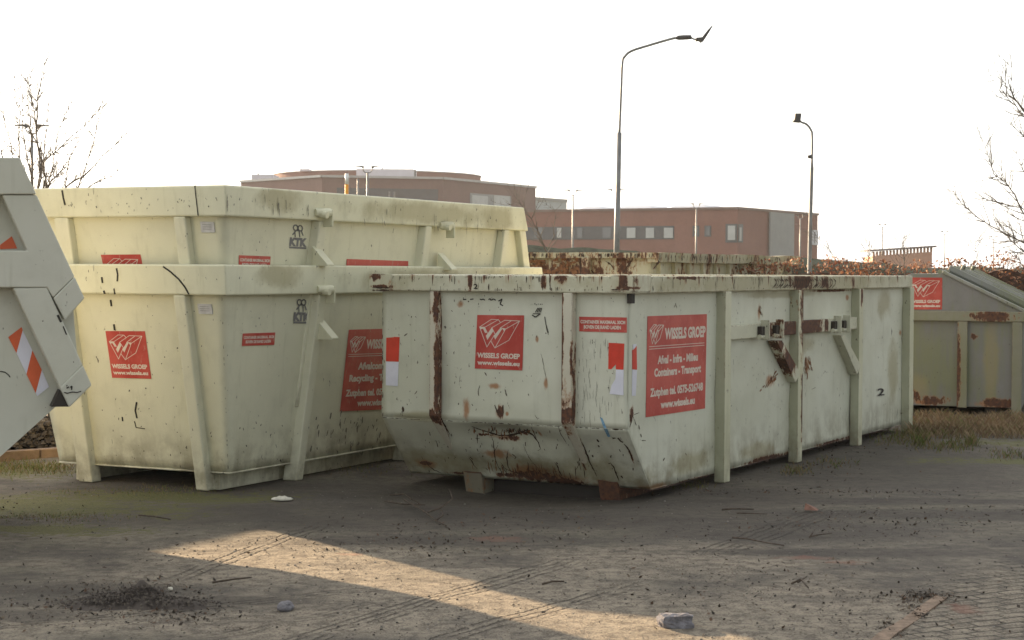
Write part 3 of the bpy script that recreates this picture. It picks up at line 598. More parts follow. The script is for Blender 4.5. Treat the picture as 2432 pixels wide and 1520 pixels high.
KL, fsL, feL, xn, yr, z0_, ZT2, snL, enL = cream_skip(M2, 0, 4.86, 5.3, P_CR, P_CRR, P_CRP, 'lower cream skip standing on its posts with a second skip nested inside it', True)
DZ = at_d(527, 439, 12.78).z - 1.674
M2u = M2 @ Matrix.Translation((.0, .0, DZ))
KU, fsU, feU, *_r = cream_skip(M2u, 3, 4.45, 5.2, P_CR, P_CRR, P_CRP, 'upper cream skip nested inside the lower one, highest of the pair', False)
def skip_fittings(K, fs, fe, up):
    d = -187 if up else 0
    if up:
        logo_q = [(240, 605), (334, 604), (357, 720), (265, 718)]; warn_q = [(567, 606), (642, 609), (640, 640), (566, 638)]; big_q = [(823, 615), (969, 620), (965, 815), (812, 825)]
        ktk_q = [(686, 533), (728, 537), (727, 590), (686, 588)]; plate_q = [(476, 526), (509, 527), (512, 552), (480, 552)]; hooks = [(770, 508), (1062, 538)]; wed = [(752, 632), (1048, 642)]
    else:
        logo_q = [(251, 786), (344.5, 786.5), (360, 899.5), (267, 897)]; warn_q = [(576, 792), (653, 789.5), (650.5, 819), (574, 821.5)]; big_q = [(828, 783), (980, 779), (966, 970), (807, 977)]
        ktk_q = [(696, 711), (735, 712), (734, 767), (696, 766)]; plate_q = [(470, 721), (503, 722), (507, 746), (474, 745)]; hooks = [(775, 690)]; wed = [(763, 806)]
    def shq(f, q, n): return Sheet(f(*q[0]), f(*q[1]), f(*q[2]), f(*q[3]), n)
    sticker(shq(fe, logo_q, enL), K, 'logo', 'square red sticker with white emblem'); sticker(shq(fs, warn_q, snL), K, 'warning', 'small red warning sticker'); sticker(shq(fs, big_q, snL), K, 'big2', 'large red sticker on the long side')
    sk = shq(fs, ktk_q, snL); t = MB(); sk.text(t, 'KTK', 0, 1, .56, .90, .004, .075, .04); sk.poly(t, [(.0, .95), (.98, .95), (.98, 1.03), (0, 1.03)], .004); t.build('lettering', PRINT_GREY, K)
    t = MB()
    for cx in (.36, .62):
        pts = [(cx + .13 * math.cos(a), .12 + .12 * math.sin(a)) for a in [i * math.pi / 5 for i in range(11)]]
        for q in strokes_mb([pts, [(cx - .05, .22), (cx - .02, .5)], [(cx + .05, .22), (cx + .16 * (1 if cx > .5 else -1), .42)], [(.49, .1), (.49, .24)]], .055): sk.poly(t, q, .004)
    t.build('emblem', PRINT_GREY, K)
    sp = shq(fe, plate_q, enL); b = MB(); b.prism([sp.at(0, 0, .003), sp.at(1, 0, .003), sp.at(1, 1, .003), sp.at(0, 1, .003)], enL * .006); pl = b.build('data_plate', PLATE, K, bevel=.002)
    t = MB()
    for j in range(3): sp.poly(t, [(.15, .25 + j * .2), (.8, .25 + j * .2), (.8, .29 + j * .2), (.15, .29 + j * .2)], .0095, .0004)
    t.build('plate_lines', PRINT_GREY, pl)
    for (hx, hy) in hooks:
        p = fs(hx, hy, .10); b = MB(); x, y, z = p
        b.tube([(x - .09, y + .03, z + .01), (x + .05, y - .02, z + .01)], [.03, .036], 10); b.box(x + .05, x + .066, y - .045, y + .04, z - .10, z + .035); b.tube([(x - .03, y + .04, z), (x - .03, y - .05, z - .01)], .03, 8)
        b.build('hook_lug', P_CRR, K, bevel=.004)
    for (hx, hy) in wed:
        p = fs(hx, hy, .07); x, y, z = p; b = MB(); w = .05
        b.prism([(x - w, y + .01, z + .155), (x - w, y + .01, z), (x - w, y - .13, z), (x - w, y - .13, z + .015)], (2 * w, 0, 0)); b.build('wedge_bracket', P_CRR, K, bevel=.004)
skip_fittings(KL, fsL, feL, False); skip_fittings(KU, fsU, feU, True)
# long dark scratches on the lower rim and the upper rim
def rimf(M): 
    LK = locf(M); n = Vector((-1, 0, .0)); 
    return lambda px, py: LK(px, py, (-.294 + .03 - .081 + .01, 0, 1.56), n)
def scratch(K, f, n, pts, w=.005):
    t = MB(); n = Vector(n)
    for a, c in zip(pts[:-1], pts[1:]):
        A, B = f(*a), f(*c); d = (B - A).normalized(); s_ = d.cross(n).normalized() * w; A = A + n * .006; B = B + n * .006; t.prism([A - s_, B - s_, B + s_, A + s_], n * -.012)
    absorb(PARTS[K.name][0 if f in (feL, fsL, feU, fsU) else 1], t.build('marks', MARK))
RN = Vector((-.222, 0, (0.222 * .19 - .013))).normalized()
def rim_face(M):
    LK = locf(M); tz = Vector((0, 0, 1.563)); 
    x_mid = (-.294 - .062 + (-.294 * (1.452 - .13) / 1.544) - .075) / 2
    dx = (-.294 - .062) - ((-.294 * (1.452 - .13) / 1.544) - .075); nn = Vector((-.222, 0, dx * -1 if False else dx)).normalized()
    return (lambda px, py: LK(px, py, (x_mid, 0, 1.563), nn)), nn
fL, nL = rim_face(M2); fU, nU = rim_face(M2u)
scratch(KL, fL, nL, [(388, 633), (405, 645), (425, 663), (440, 682), (449, 699)]); scratch(KU, fU, nU, [(148, 452), (151, 470), (155, 487)], .006); scratch(KL, fL, nL, [(277, 637), (280, 652), (279, 668)], .005); scratch(KL, fL, nL, [(242, 658), (244, 672)], .006); scratch(KU, fU, nU, [(463, 440), (466, 470), (471, 512)], .0022)
scratch(KL, fL, nL, [(247, 690), (249, 698)], .006); scratch(KL, fL, nL, [(271, 685), (273, 699)], .004)
scratch(KL, feL, enL, [(325, 955), (322, 975), (326, 993)], .006); scratch(KL, feL, enL, [(320, 1000), (324, 1015), (345, 1018)], .003); scratch(KL, feL, enL, [(291, 990), (292, 1000)], .005); scratch(KL, feL, enL, [(263, 712), (265, 727)], .006); scratch(KL, feL, enL, [(271, 770), (273, 784)], .007)

GREYM = plain('grey_scuff', (.20, .19, .15), .8, .3, 40)
t1, t2, t3, t4 = MB(), MB(), MB(), MB()
for i in range(40): x = RS.uniform(225, 530); y = RS.uniform(720, 1095); stroke(t1, feL, enL, [(x, y), (x + RS.uniform(-2, 2), y + RS.uniform(1, 5))], RS.uniform(.0015, .004), .5, .006)
for i in range(34): x = RS.uniform(560, 900); y = 1000 + RS.gauss(40, 35); y = min(y, 1105 - (x - 560) * .14); stroke(t1, fsL, snL, [(x, y), (x + RS.uniform(-3, 3), y + RS.uniform(2, 8))], RS.uniform(.002, .006), .5, .006)
for i in range(38): x = RS.gauss(820, 60); y = RS.gauss(1025, 28); stroke(t2, fsL, snL, [(x, y), (x - RS.uniform(0, 4), y + RS.uniform(6, 18))], RS.uniform(.004, .011), .5, .006)
y = 705
while y < 1115: l = RS.uniform(2, 9); stroke(t1, feL, enL, [(528 + (y - 705) * .036, y), (528 + (y + l - 705) * .036, y + l)], .002, .6, .006); y += l + RS.choice((6, 20, 50))
absorb(PARTS[KL.name][0], t1.build('marks', MARK), t2.build('marks', GREYM))
for i in range(30): x = RS.uniform(150, 520); y = RS.uniform(460, 505); stroke(t3, fU, nU, [(x, y), (x + RS.uniform(-1, 2), y + RS.uniform(1, 5))], RS.uniform(.0015, .004), .5, .006)
srU = lambda px, py: locf(M2u)(px, py, (0, -.155 + .018 - .066, 1.56), (0, -1, 0)); nSR = Vector((0, -1, 0))
for i in range(44): x = RS.gauss(650, 45) if i < 18 else RS.uniform(860, 1200); yt = 445 + (x - 530) * .092; stroke(t4, srU, nSR, [(x, yt + RS.uniform(4, 50)), (x + RS.uniform(-2, 3), yt + RS.uniform(20, 62))], RS.uniform(.002, .005), .5, .016)
absorb(PARTS[KU.name][1], t3.build('marks', MARK), t4.build('marks', GREYM))
# ================================================================== 3. tipped grey-white skip at the left edge
b3 = rad(22); e3, d3 = Vector((math.cos(b3), math.sin(b3), 0)), Vector((-math.sin(b3), math.cos(b3), 0))
O3 = at_d(165, 968, 11.0); M3 = Matrix(((e3.x, d3.x, 0, O3.x), (e3.y, d3.y, 0, O3.y), (0, 0, 1, 0), (0, 0, 0, 1))); L3 = locf(M3)
f3 = lambda px, py, o=0: L3(px, py, (0, o, 1), (0, -1, 0))
C3, C3b = (.55, .56, .49), (.51, .52, .44)
P_T = paint('paint_tipped', C3, C3b, None, scr=.6)
K3 = thing('tipped_skip', M3, 'tipped grey-white skip at the left edge with an orange and white striped strip', 'skip')
A, B = f3(150, 950, .13), f3(0, 1085, .13); d = (B - A).normalized(); gpt = A + d * ((A.z - .0) / -d.z)
poly = [f3(-640, 380, .13), f3(44, 380, .13), f3(80, 470, .13), f3(168, 660, .13), f3(185, 868, .13), A, B, gpt, gpt + Vector((-.9, 0, .35)), gpt + Vector((-1.3, 0, 1.4))]
b = MB(); b.prism(poly, (0, 1.12, 0)); b.build('body', P_T, K3)
def part3(name, pts, o0, o1, mat=P_T, bev=.008):
    b = MB(); P = [f3(x, y, o0) for x, y in pts]; b.prism(P, (0, o1 - o0, 0)); return b.build(name, mat, K3, bevel=bev)
part3('rim', [(-600, 374), (47, 374), (86.5, 461.5), (-600, 461.5)], -.012, .13)
part3('frame', [(5, 463), (87, 463), (177, 657), (126.5, 707), (112, 683), (-560, 683), (-560, 595), (65, 595)], 0, .13)
part3('frame_post', [(31, 684), (112, 683), (197, 867), (143, 922)], .004, .13)
part3('corner_plate', [(177.5, 657.5), (201, 708), (155, 761), (127, 708)], -.006, .10)
part3('corner_plate', [(197, 867), (218, 915), (165, 968), (142, 921)], -.004, .10)
part3('corner_gusset', [(142, 925), (164, 966), (122, 966)], .02, .12, P_TD, .002)
part3('frame_post', [(-330, 463), (-240, 463), (-190, 595), (-280, 595)], 0, .13)
def q3(pts): return [(x / 3.023, 700 + y / 3.023) for x, y in pts]
for mt, pts in ((REF_ORG, q3([(60, 305), (155, 232), (163, 255), (118, 418)])), (REF_WHT, q3([(119, 419), (163, 256), (232, 399), (190, 569)])), (REF_ORG, q3([(190, 570), (232, 400), (300, 540), (256, 705)])), (REF_WHT, q3([(257, 706), (301, 541), (352, 662), (268, 728)])),
                (REF_ORG, [(0, 582), (28, 561), (41, 590), (0, 592)])):
    o = part3('reflective_strip', pts, .1245, .1295, mt, 0); o['label'] = 'orange and white striped reflective strip'
t = MB()
def sc3(pts, o, w=.004):
    for a, c in zip(pts[:-1], pts[1:]):
        A, B = f3(*a, o), f3(*c, o); d_ = (B - A).normalized(); s_ = d_.cross(Vector((0, 1, 0))).normalized() * w; t.prism([A - s_, B - s_, B + s_, A + s_], (0, .002, 0))
sc3([(152, 932), (160, 934), (172, 931), (184, 932), (193, 929)], -.013, .003); sc3([(0, 882), (12, 884), (20, 890), (24, 896)], .127, .003); sc3([(158, 922), (164, 919)], -.013); sc3([(167, 920), (171, 917), (170, 926)], -.013)
sc3([(137, 748), (145, 765)], .002, .007); sc3([(150, 775), (158, 795)], .002, .004)
absorb([o for o in K3.children if o.name.startswith('body')][0], t.build('marks', MARK))

# a further cream skip beside it, out of the frame to the left; its shadow falls on the yard
Mx = frame(-6.35, 15.35, 26.5)
K4 = thing('open_skip', Mx, 'cream skip standing farther left than the tipped skip', 'skip')
b = MB(); 
for q in (((0, 0, .1), (0, 2, .1), (-.2, 2.15, 1.45), (-.2, -.15, 1.45)),): pass
b.hexa([(-.0, 0, .05), (2.6, 0, .05), (2.6, 1.7, .05), (0, 1.7, .05), (-.2, -.1, 1.45), (2.7, -.1, 1.45), (2.7, 1.8, 1.45), (-.2, 1.8, 1.45)]); b.build('body', P_CR, K4)
b = MB(); ring(b, rect_off(-.2, 2.7, -.1, 1.8, .06), rect_off(-.2, 2.7, -.1, 1.8, -.05), 1.45, 1.66); b.build('rim', P_CRR, K4, bevel=.01)
for x in (.3, 1.3, 2.3):
    b = MB(); b.box(x, x + .1, -.08, .02, 0, 1.45); b.build('post', P_CRP, K4)

# ================================================================== 4. old rusty skip behind
P_OLD = paint('paint_old', (.46, .45, .33), (.38, .365, .25), [((-.1, 1.1, 1.5), (.4, .45, .3)), ((-.1, 1.7, 1.4), (.4, .4, .35)), ((-.1, .5, 1.7), (.4, .15, .2))], patch=.43, edge=.47, scr=1.5, moss=.35, drips=.40, zdrip=(1.5, 1.9))
c5 = at_d(1562, 600, 22.2); M5 = frame(c5.x, c5.y, 28); ZT5 = c5.z
K5 = thing('open_skip', M5, 'old rust-streaked skip behind the middle one, only its top edge and bent rim in view', 'skip')
b = MB(); b.panel((.1, .12, .05), (5.3, .12, .05), (5.3, .12, ZT5), (.1, .12, ZT5), 50, 12, .02, 1, 4); b.panel((.05, 2.2, .05), (.05, .1, .05), (.05, .1, ZT5), (.05, 2.2, ZT5), 24, 14, .03, 1.5, 5)
b.panel((5.3, 2.2, .05), (.1, 2.2, .05), (.1, 2.2, ZT5), (5.3, 2.2, ZT5), 10, 4); b.panel((5.3, .1, .05), (5.3, 2.2, .05), (5.3, 2.2, ZT5), (5.3, .1, ZT5), 6, 4); b.build('body', P_OLD, K5, solid=.01)
b = MB()
def wav(x): return .018 * mnoise.noise(Vector((x * 1.1, 0, 3)))
n = 26
for i in range(n):
    x0, x1 = 5.35 * i / n, 5.35 * (i + 1) / n; w0, w1 = wav(x0), wav(x1)
    b.hexa([(x0, -.0 + w0, ZT5 - .12 + w0), (x1, w1, ZT5 - .12 + w1), (x1, .14 + w1, ZT5 - .12 + w1), (x0, .14 + w0, ZT5 - .12 + w0), (x0, -.02 + w0, ZT5 + w0), (x1, -.02 + w1, ZT5 + w1), (x1, .14 + w1, ZT5 + w1), (x0, .14 + w0, ZT5 + w0)])
for i in range(14):
    y0, y1 = 2.25 * i / 14, 2.25 * (i + 1) / 14; w0, w1 = wav(y0 + 7) - wav(7), wav(y1 + 7) - wav(7)
    b.hexa([(-.03, y0, ZT5 - .07 + w0), (.06, y0, ZT5 - .07 + w0), (.06, y1, ZT5 - .07 + w1), (-.03, y1, ZT5 - .07 + w1), (-.03, y0, ZT5 + w0 + .002), (.06, y0, ZT5 + w0 + .002), (.06, y1, ZT5 + w1 + .002), (-.03, y1, ZT5 + w1 + .002)])
RIM5 = b.build('rim', P_OLD, K5)
for i in range(11):
    x = .28 + i * .48; b = MB(); b.hexa([(x - .03, -.005, .0), (x + .03, -.005, 0), (x + .03, .12, 0), (x - .03, .12, 0), (x - .03, .07, ZT5 - .12), (x + .03, .07, ZT5 - .12), (x + .03, .12, ZT5 - .12), (x - .03, .12, ZT5 - .12)]); b.build('post', P_OLD, K5, bevel=.004)
for y in (.92, 1.9):
    b = MB(); b.box(-.06, .045, y, y + .11, 0, ZT5 - .06); b.build('post', P_OLD, K5, bevel=.01)

t5, t6, t7 = MB(), MB(), MB(); L5 = locf(M5)
f5s = lambda px, py: L5(px, py, (0, -.03, 1), (0, -1, 0)); f5e = lambda px, py: L5(px, py, (-.035, 0, 1), (-1, 0, 0)); f5b = lambda px, py: L5(px, py, (.03, 0, 1), (-1, 0, 0))
for i in range(75): x = RS.uniform(1562, 1880); y = 602 + (x - 1562) * .03; stroke(t5, f5s, nS_, [(x, y + RS.uniform(0, 4)), (x + RS.uniform(-3, 2), y + RS.uniform(8, 22))], RS.uniform(.004, .013), .6, .02)
for i in range(40): x = RS.uniform(1250, 1552); stroke(t5, f5e, nE_, [(x, 602), (x + RS.uniform(-2, 2), 602 + RS.uniform(4, 12))], RS.uniform(.004, .012), .6, .006)
for pts in ([(1385, 612), (1398, 632), (1412, 650)], [(1440, 620), (1452, 628), (1460, 640)], [(1505, 615), (1490, 635), (1480, 650)], [(1555, 604), (1566, 622), (1552, 640)], [(1380, 605), (1380, 655)]): stroke(t6, f5b, nE_, pts, .010, .6, .02)
for i in range(60): x = RS.uniform(1250, 1380); y = RS.uniform(616, 650); stroke(t7, f5b, nE_, [(x, y), (x + RS.uniform(4, 14), y + RS.uniform(-2, 2))], RS.uniform(.01, .03), .7, .018)
absorb(RIM5, t5.build('marks', SCR)); BODY5 = [o for o in K5.children if o.name.startswith('body')][0]; absorb(BODY5, t6.build('marks', SCR), t7.build('marks', RUN))
# ================================================================== 5. mossy closed skip on the right
P_GR = paint('paint_mossy', (.205, .20, .195), (.16, .165, .15), [((0, .25, .13), (.2, .2, .05)), ((0, 1.0, .14), (.2, .15, .05)), ((0, 1.2, .2), (.2, .05, .06)), ((0, .05, .35), (.2, .03, .25)), ((0, .55, .9), (.2, .05, .04))], [((0, .3, .12), (.3, .3, .05)), ((0, 1.1, .12), (.3, .2, .04))], moss=.5, stains=[((0, .35, .6), (.3, .12, .6)), ((0, 1.2, .3), (.3, .2, .2))], scr=.8, edge=.35)
P_GRP = paint('paint_mossy_post', (.235, .23, .17), (.19, .185, .13), [((-.08, .72, .5), (.1, .03, .5)), ((-.08, .35, 1.14), (.1, .25, .06))], moss=.4, scr=1, edge=.5)
P_GRT = paint('paint_mossy_roof', (.27, .275, .25), (.19, .20, .16), None, moss=.8, scr=1.2, edge=.3)
c6 = at_d(2427, 970, 20.6); M6 = frame(c6.x, c6.y, 18); f6 = lambda px, py, o=0: locf(M6)(px, py, (-o, 0, 1), (-1, 0, 0))
K6 = thing('closed_skip', M6, 'mossy grey-green closed skip with a sloping roof behind the right end of the middle skip', 'skip')
zr6 = f6(2240, 650).z; ye, yrg, yrl, WW = 0.0, f6(2241, 650).y, f6(2165, 650).y, 2.35; zE = f6(2300, 740).z; zB6 = f6(2300, 966).z; zBand = f6(2300, 763).z
prof = [(0, 0, zB6), (0, 0, zE), (0, yrg, zr6), (0, yrl, zr6), (0, WW, zE), (0, WW, zB6)]
b = MB(); b.prism(prof, (6.0, 0, 0)); b.build('body', P_GR, K6, bevel=.006)
b = MB(); ring(b, rect_off(0, 6, 0, WW, .06), rect_off(0, 6, 0, WW, -.01), zBand, zE + .004); b.build('rim', P_GRP, K6, bevel=.008)
for pa, pb in ((2273, 2297), (2403, 2427)):
    ya, yb = f6(pa, 860, .06).y, f6(pb, 860, .06).y; b = MB(); b.box(-.055, 0, min(ya, yb), max(ya, yb), 0 if pa > 2400 else zB6 - .01, zBand); b.build('post', P_GRP, K6, bevel=.008)
for x in (1.2, 2.4, 3.6, 4.8, 5.85):
    b = MB(); b.box(x, x + .1, -.055, 0, 0, zBand); b.build('post', P_GRP, K6, bevel=.008)
b = MB(); b.box(0.1, 5.9, .3, .42, -.005, zB6 - .003); b.box(0.1, 5.9, WW - .42, WW - .3, -.005, zB6 - .003); b.build('skid', P_TD, K6)
P_LID = paint('paint_mossy_lid', (.10, .11, .09), (.07, .08, .06), None, moss=.5, scr=.6)
# roof lids: framed flaps lying on the slope
su = Vector((0, -(yrg), zE - zr6)).normalized(); sw = (Vector((0, 0, zE)) - Vector((0, yrg, zr6))).length; upn = Vector((0, su.z, -su.y)).normalized(); upn = upn if upn.z > 0 else -upn
def rp(x, s_, h): return Vector((x, yrg, zr6)) + su * s_ + upn * h
def rbox(mb, x0, x1, s0, s1, h0, h1): mb.hexa([rp(x0, s0, h0), rp(x1, s0, h0), rp(x1, s1, h0), rp(x0, s1, h0), rp(x0, s0, h1), rp(x1, s0, h1), rp(x1, s1, h1), rp(x0, s1, h1)])
b = MB(); rbox(b, -.03, .12, -.02, sw + .05, .001, .035); b.build('verge_strip', P_GRT, K6, bevel=.004)
for i in range(3):
    x0 = .35 + i * 1.85; b = MB(); rbox(b, x0, x0 + 1.65, .02, sw - .02, .012, .05); lid = b.build('lid', P_LID, K6, bevel=.004)
    b = MB()
    for xx in (x0, x0 + .55, x0 + 1.10, x0 + 1.59): rbox(b, xx, xx + .06, .0, sw, .051, .115)
    b.build('lid_frame', P_GRT, lid, bevel=.006)
    b = MB(); b.tube([rp(x0 + .3, .12, .06), rp(x0 + .3, .12, .16), rp(x0 + .62, .12, .16), rp(x0 + .62, .12, .06)], .016, 6); b.build('handle', P_GRT, lid)
b = MB(); b.tube([(.1, yrg + .05, zr6 + .02), (5.9, yrg + .05, zr6 + .02)], .03, 8); b.build('ridge_bar', P_GRT, K6)
sticker(Sheet(f6(2162, 659), f6(2238, 659.5), f6(2237.5, 735), f6(2161, 735), (-1, 0, 0)), K6, 'logo', 'square red sticker with white emblem')

# ================================================================== ground
def axis(lo, hi, st, far, gr=1.22):
    a = []; v = lo
    while v < hi: a.append(v); v += st
    a.append(hi); s_ = st; v = hi
    while v < far: s_ *= gr; v += s_; a.append(v)
    s_ = st; v = lo; l = []
    while v > -far: s_ *= gr; v -= s_; l.append(v)
    return l[::-1] + a
xs = axis(-4.6, 6.5, .055, 1800); ys = axis(6.8, 21, .055, 3000)
def gz(x, y):
    f = 1.0 if (-8 < x < 10 and 4 < y < 30) else .0
    if not f: return -.012
    v = Vector((x, y, 0)); a_ = math.hypot((x - .05) / 1.25, (y - 13.2) / 1.0); dip = -.055 * max(0.0, 1 - a_ * a_) ** 1.5
    return dip - .012 + .010 * mnoise.noise(v * .9) + .006 * mnoise.noise(v * 3.1) + .003 * mnoise.noise(v * 9)
GM = MB(); nx = len(xs)
for y in ys:
    for x in xs: GM.v.append((x, y, gz(x, y)))
for j in range(len(ys) - 1):
    for i in range(nx - 1): q = j * nx + i; GM.f.append((q, q + 1, q + nx + 1, q + nx)); GM.sm.append(True)
g = G('yard_ground'); P = g.P; X, Y, Z = g.sep(P)
big = g.noise(P, .35, 6, .62); mid = g.noise(P, 1.6, 7, .65); fin = g.noise(P, 12, 6, .72); grit = g.noise(P, 85, 3, .75)
c = g.mix(g.ss(mid, .36, .64), (.105, .094, .080), (.215, .188, .150))
c = g.mix(g.math('MULTIPLY', g.ss(big, .45, .62), .5), c, (.175, .160, .118))
c = g.mix(g.math('MULTIPLY', g.ss(fin, .42, .66), .60), c, (.070, .060, .052))
c = g.mix(g.math('MULTIPLY', g.ss(grit, .57, .68), .7), c, (.045, .038, .033))
c = g.mix(g.math('MULTIPLY', g.ss(grit, .40, .30), .6), c, (.34, .31, .265))
sunlit_tan = g.spots([((-1.2, 10.1, 0), (1.6, 1.3, 1)), ((-.2, 9.0, 0), (1.6, 1.0, 1)), ((1.6, 8.4, 0), (3.0, 1.6, 1)), ((.8, 10.2, 0), (1.2, .9, 1)), ((3.2, 8.8, 0), (2.2, 1.3, 1)), ((-1.2, 8.3, 0), (1.6, .5, 1))])  # pale tan ground; also paints extra brightness into the sun patch
sm_ = g.ss(g.math('ADD', sunlit_tan, g.math('MULTIPLY', g.math('SUBTRACT', mid, .5), 1.8)), -.1, .7)
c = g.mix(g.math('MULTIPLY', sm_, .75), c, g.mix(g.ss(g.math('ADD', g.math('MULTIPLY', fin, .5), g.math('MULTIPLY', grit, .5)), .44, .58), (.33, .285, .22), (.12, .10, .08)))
# dark earth in broken streaks running across the yard
str_ = g.noise(g.vec('MULTIPLY', g.vec('ADD', P, (4, 2, 0)), (.55, 2.0, 1)), 1.1, 7, .7)
c = g.mix(g.math('MULTIPLY', g.ss(str_, .50, .64), .45), c, (.072, .063, .055))
dk = g.spots([((-2.2, 9.15, 0), (.75, .22, 1)), ((-1.3, 8.9, 0), (.4, .15, 1)), ((-2.6, 8.5, 0), (.6, .15, 1)), ((3.0, 12.2, 0), (2.2, .35, 1)), ((1.7, 11.4, 0), (1.2, .6, 1)), ((2.5, 12.9, 0), (2.0, .25, 1)), ((1.1, 13.2, 0), (1.5, .8, 1)), ((-1.0, 12.0, 0), (2.2, .9, 1)), ((.2, 11.9, 0), (1.8, .6, 1)), ((.6, 13.2, 0), (1.6, 1.6, 1)), ((3.0, 16.0, 0), (1.6, 3.0, 1)), ((-1.8, 13.2, 0), (2.0, .8, 1)), ((-.2, 10.9, 0), (1.4, .35, 1)), ((1.9, 10.5, 0), (1.0, .2, 1)), ((4.2, 11.0, 0), (1.4, .5, 1))])  # shade painted under and around the skips, plus dark earth by the heap
c = g.mix(g.math('MULTIPLY', g.ss(g.math('ADD', dk, g.math('MULTIPLY', g.math('SUBTRACT', mid, .5), 2.4)), -.1, .5), .62), c, (.060, .053, .047))
# moss
mo = g.spots([((-3.4, 12.4, 0), (1.7, .9, 1)), ((-3.2, 11.3, 0), (1.2, .35, 1)), ((-2.6, 12.9, 0), (1.5, .5, 1)), ((-4.5, 14.6, 0), (1.6, 1.0, 1)), ((4.4, 15.6, 0), (1.2, .5, 1)), ((5.5, 17.5, 0), (1.6, .6, 1))])
mm = g.math('ADD', mo, g.math('ADD', g.math('MULTIPLY', g.math('SUBTRACT', fin, .5), 2.6), g.math('MULTIPLY', g.math('SUBTRACT', mid, .5), 2.2)))
mk = g.ss(mm, .22, .60)
c = g.mix(g.math('MULTIPLY', mk, .75), c, g.mix(g.ss(grit, .4, .6), (.085, .088, .030), (.165, .165, .055)))
# tyre tracks: groups of grooves
ridge = None; shade = None
def track(px0, py0, px1, py1, halfw, period, strength=1.0):
    global ridge, shade
    A, B = at_z(px0, py0), at_z(px1, py1); d = (B - A).normalized(); n = Vector((-d.y, d.x, 0)); L = (B - A).length
    off = g.math('SUBTRACT', g.vec('DOT_PRODUCT', P, tuple(n)), n.dot(A)); al = g.math('SUBTRACT', g.vec('DOT_PRODUCT', P, tuple(d)), d.dot(A))
    wob = g.math('ADD', off, g.math('MULTIPLY', g.math('SUBTRACT', g.noise(P, 2.0, 2), .5), .10))
    inside = g.math('MULTIPLY', g.ss(g.math('ABSOLUTE', wob), halfw, halfw * .8), g.math('MULTIPLY', g.ss(al, -.3, .3), g.ss(al, L + .3, L - .3)))
    w = g.math('SINE', g.math('MULTIPLY', g.math('ADD', wob, g.math('MULTIPLY', g.math('PINGPONG', al, .03), .25)), 6.2832 / period))
    br = g.ss(g.noise(P, 5, 3), .36, .52)
    v = g.math('MULTIPLY', g.math('MULTIPLY', g.math('MULTIPLY', g.ss(w, .2, 1.0), inside), br), strength)
    ridge = v if ridge is None else g.math('MAXIMUM', ridge, v)
track(560, 1560, 1330, 1330, .12, .055); track(900, 1560, 1500, 1385, .11, .06); track(-60, 1490, 900, 1395, .10, .055, .7); track(420, 1370, 760, 1245, .10, .06); track(1700, 1310, 1980, 1205, .16, .06, .8); track(250, 1560, 900, 1430, .08, .05, .6)
c = g.mix(g.math('MULTIPLY', ridge, .55), c, (.07, .06, .052))
# clinker pavers showing through at the lower right
bk = g.nt.nodes.new('ShaderNodeTexBrick'); mp = g.nt.nodes.new('ShaderNodeMapping'); mp.inputs['Rotation'].default_value = (0, 0, rad(-28)); g.put(mp.inputs['Vector'], P); g.nt.links.new(mp.outputs[0], bk.inputs['Vector'])
bk.inputs['Scale'].default_value = 1.0; bk.inputs['Brick Width'].default_value = .17; bk.inputs['Row Height'].default_value = .088; bk.inputs['Mortar Size'].default_value = .008; bk.inputs['Mortar Smooth'].default_value = .35
pc = at_z(2420, 1500); pv = g.spots([(pc, (.75, .9, 1)), (at_z(2420, 1430), (.5, .8, 1)), (at_z(2560, 1420), (.9, 1.3, 1)), (at_z(2330, 1560), (.6, .5, 1))])
pm = g.ss(g.math('ADD', pv, g.math('MULTIPLY', g.math('SUBTRACT', g.noise(P, 4, 5), .5), 1.6)), .1, .4)
c = g.mix(g.math('MULTIPLY', g.math('MULTIPLY', pm, bk.outputs['Fac']), .85), c, (.055, .05, .042))
red = g.spots([(at_z(2290, 1440), (.12, .2, 1)), (at_z(1910, 1320), (.2, .1, 1)), (at_z(1180, 1275), (.25, .15, 1)), (at_z(830, 1310), (.12, .08, 1)), (at_z(2000, 1330), (.2, .1, 1))])
c = g.mix(g.math('MULTIPLY', g.ss(g.math('ADD', red, g.math('MULTIPLY', g.math('SUBTRACT', fin, .5), 2)), .1, .8), .45), c, (.26, .12, .085))
# far away: dull winter grass
far = g.ss(Y, 26, 34); c = g.mix(far, c, (.10, .105, .055))
h = g.math('ADD', g.math('MULTIPLY', fin, .9), g.math('MULTIPLY', grit, .35)); h = g.math('SUBTRACT', h, g.math('MULTIPLY', ridge, .9)); h = g.math('SUBTRACT', h, g.math('MULTIPLY', g.math('MULTIPLY', pm, bk.outputs['Fac']), .8)); h = g.math('ADD', h, g.math('MULTIPLY', mid, 1.2))
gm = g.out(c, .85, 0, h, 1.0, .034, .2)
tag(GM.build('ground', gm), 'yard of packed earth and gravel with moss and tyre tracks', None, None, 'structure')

def tagm(o, label, cat, group=None, kind=None): return tag(o, label, cat, group, kind)

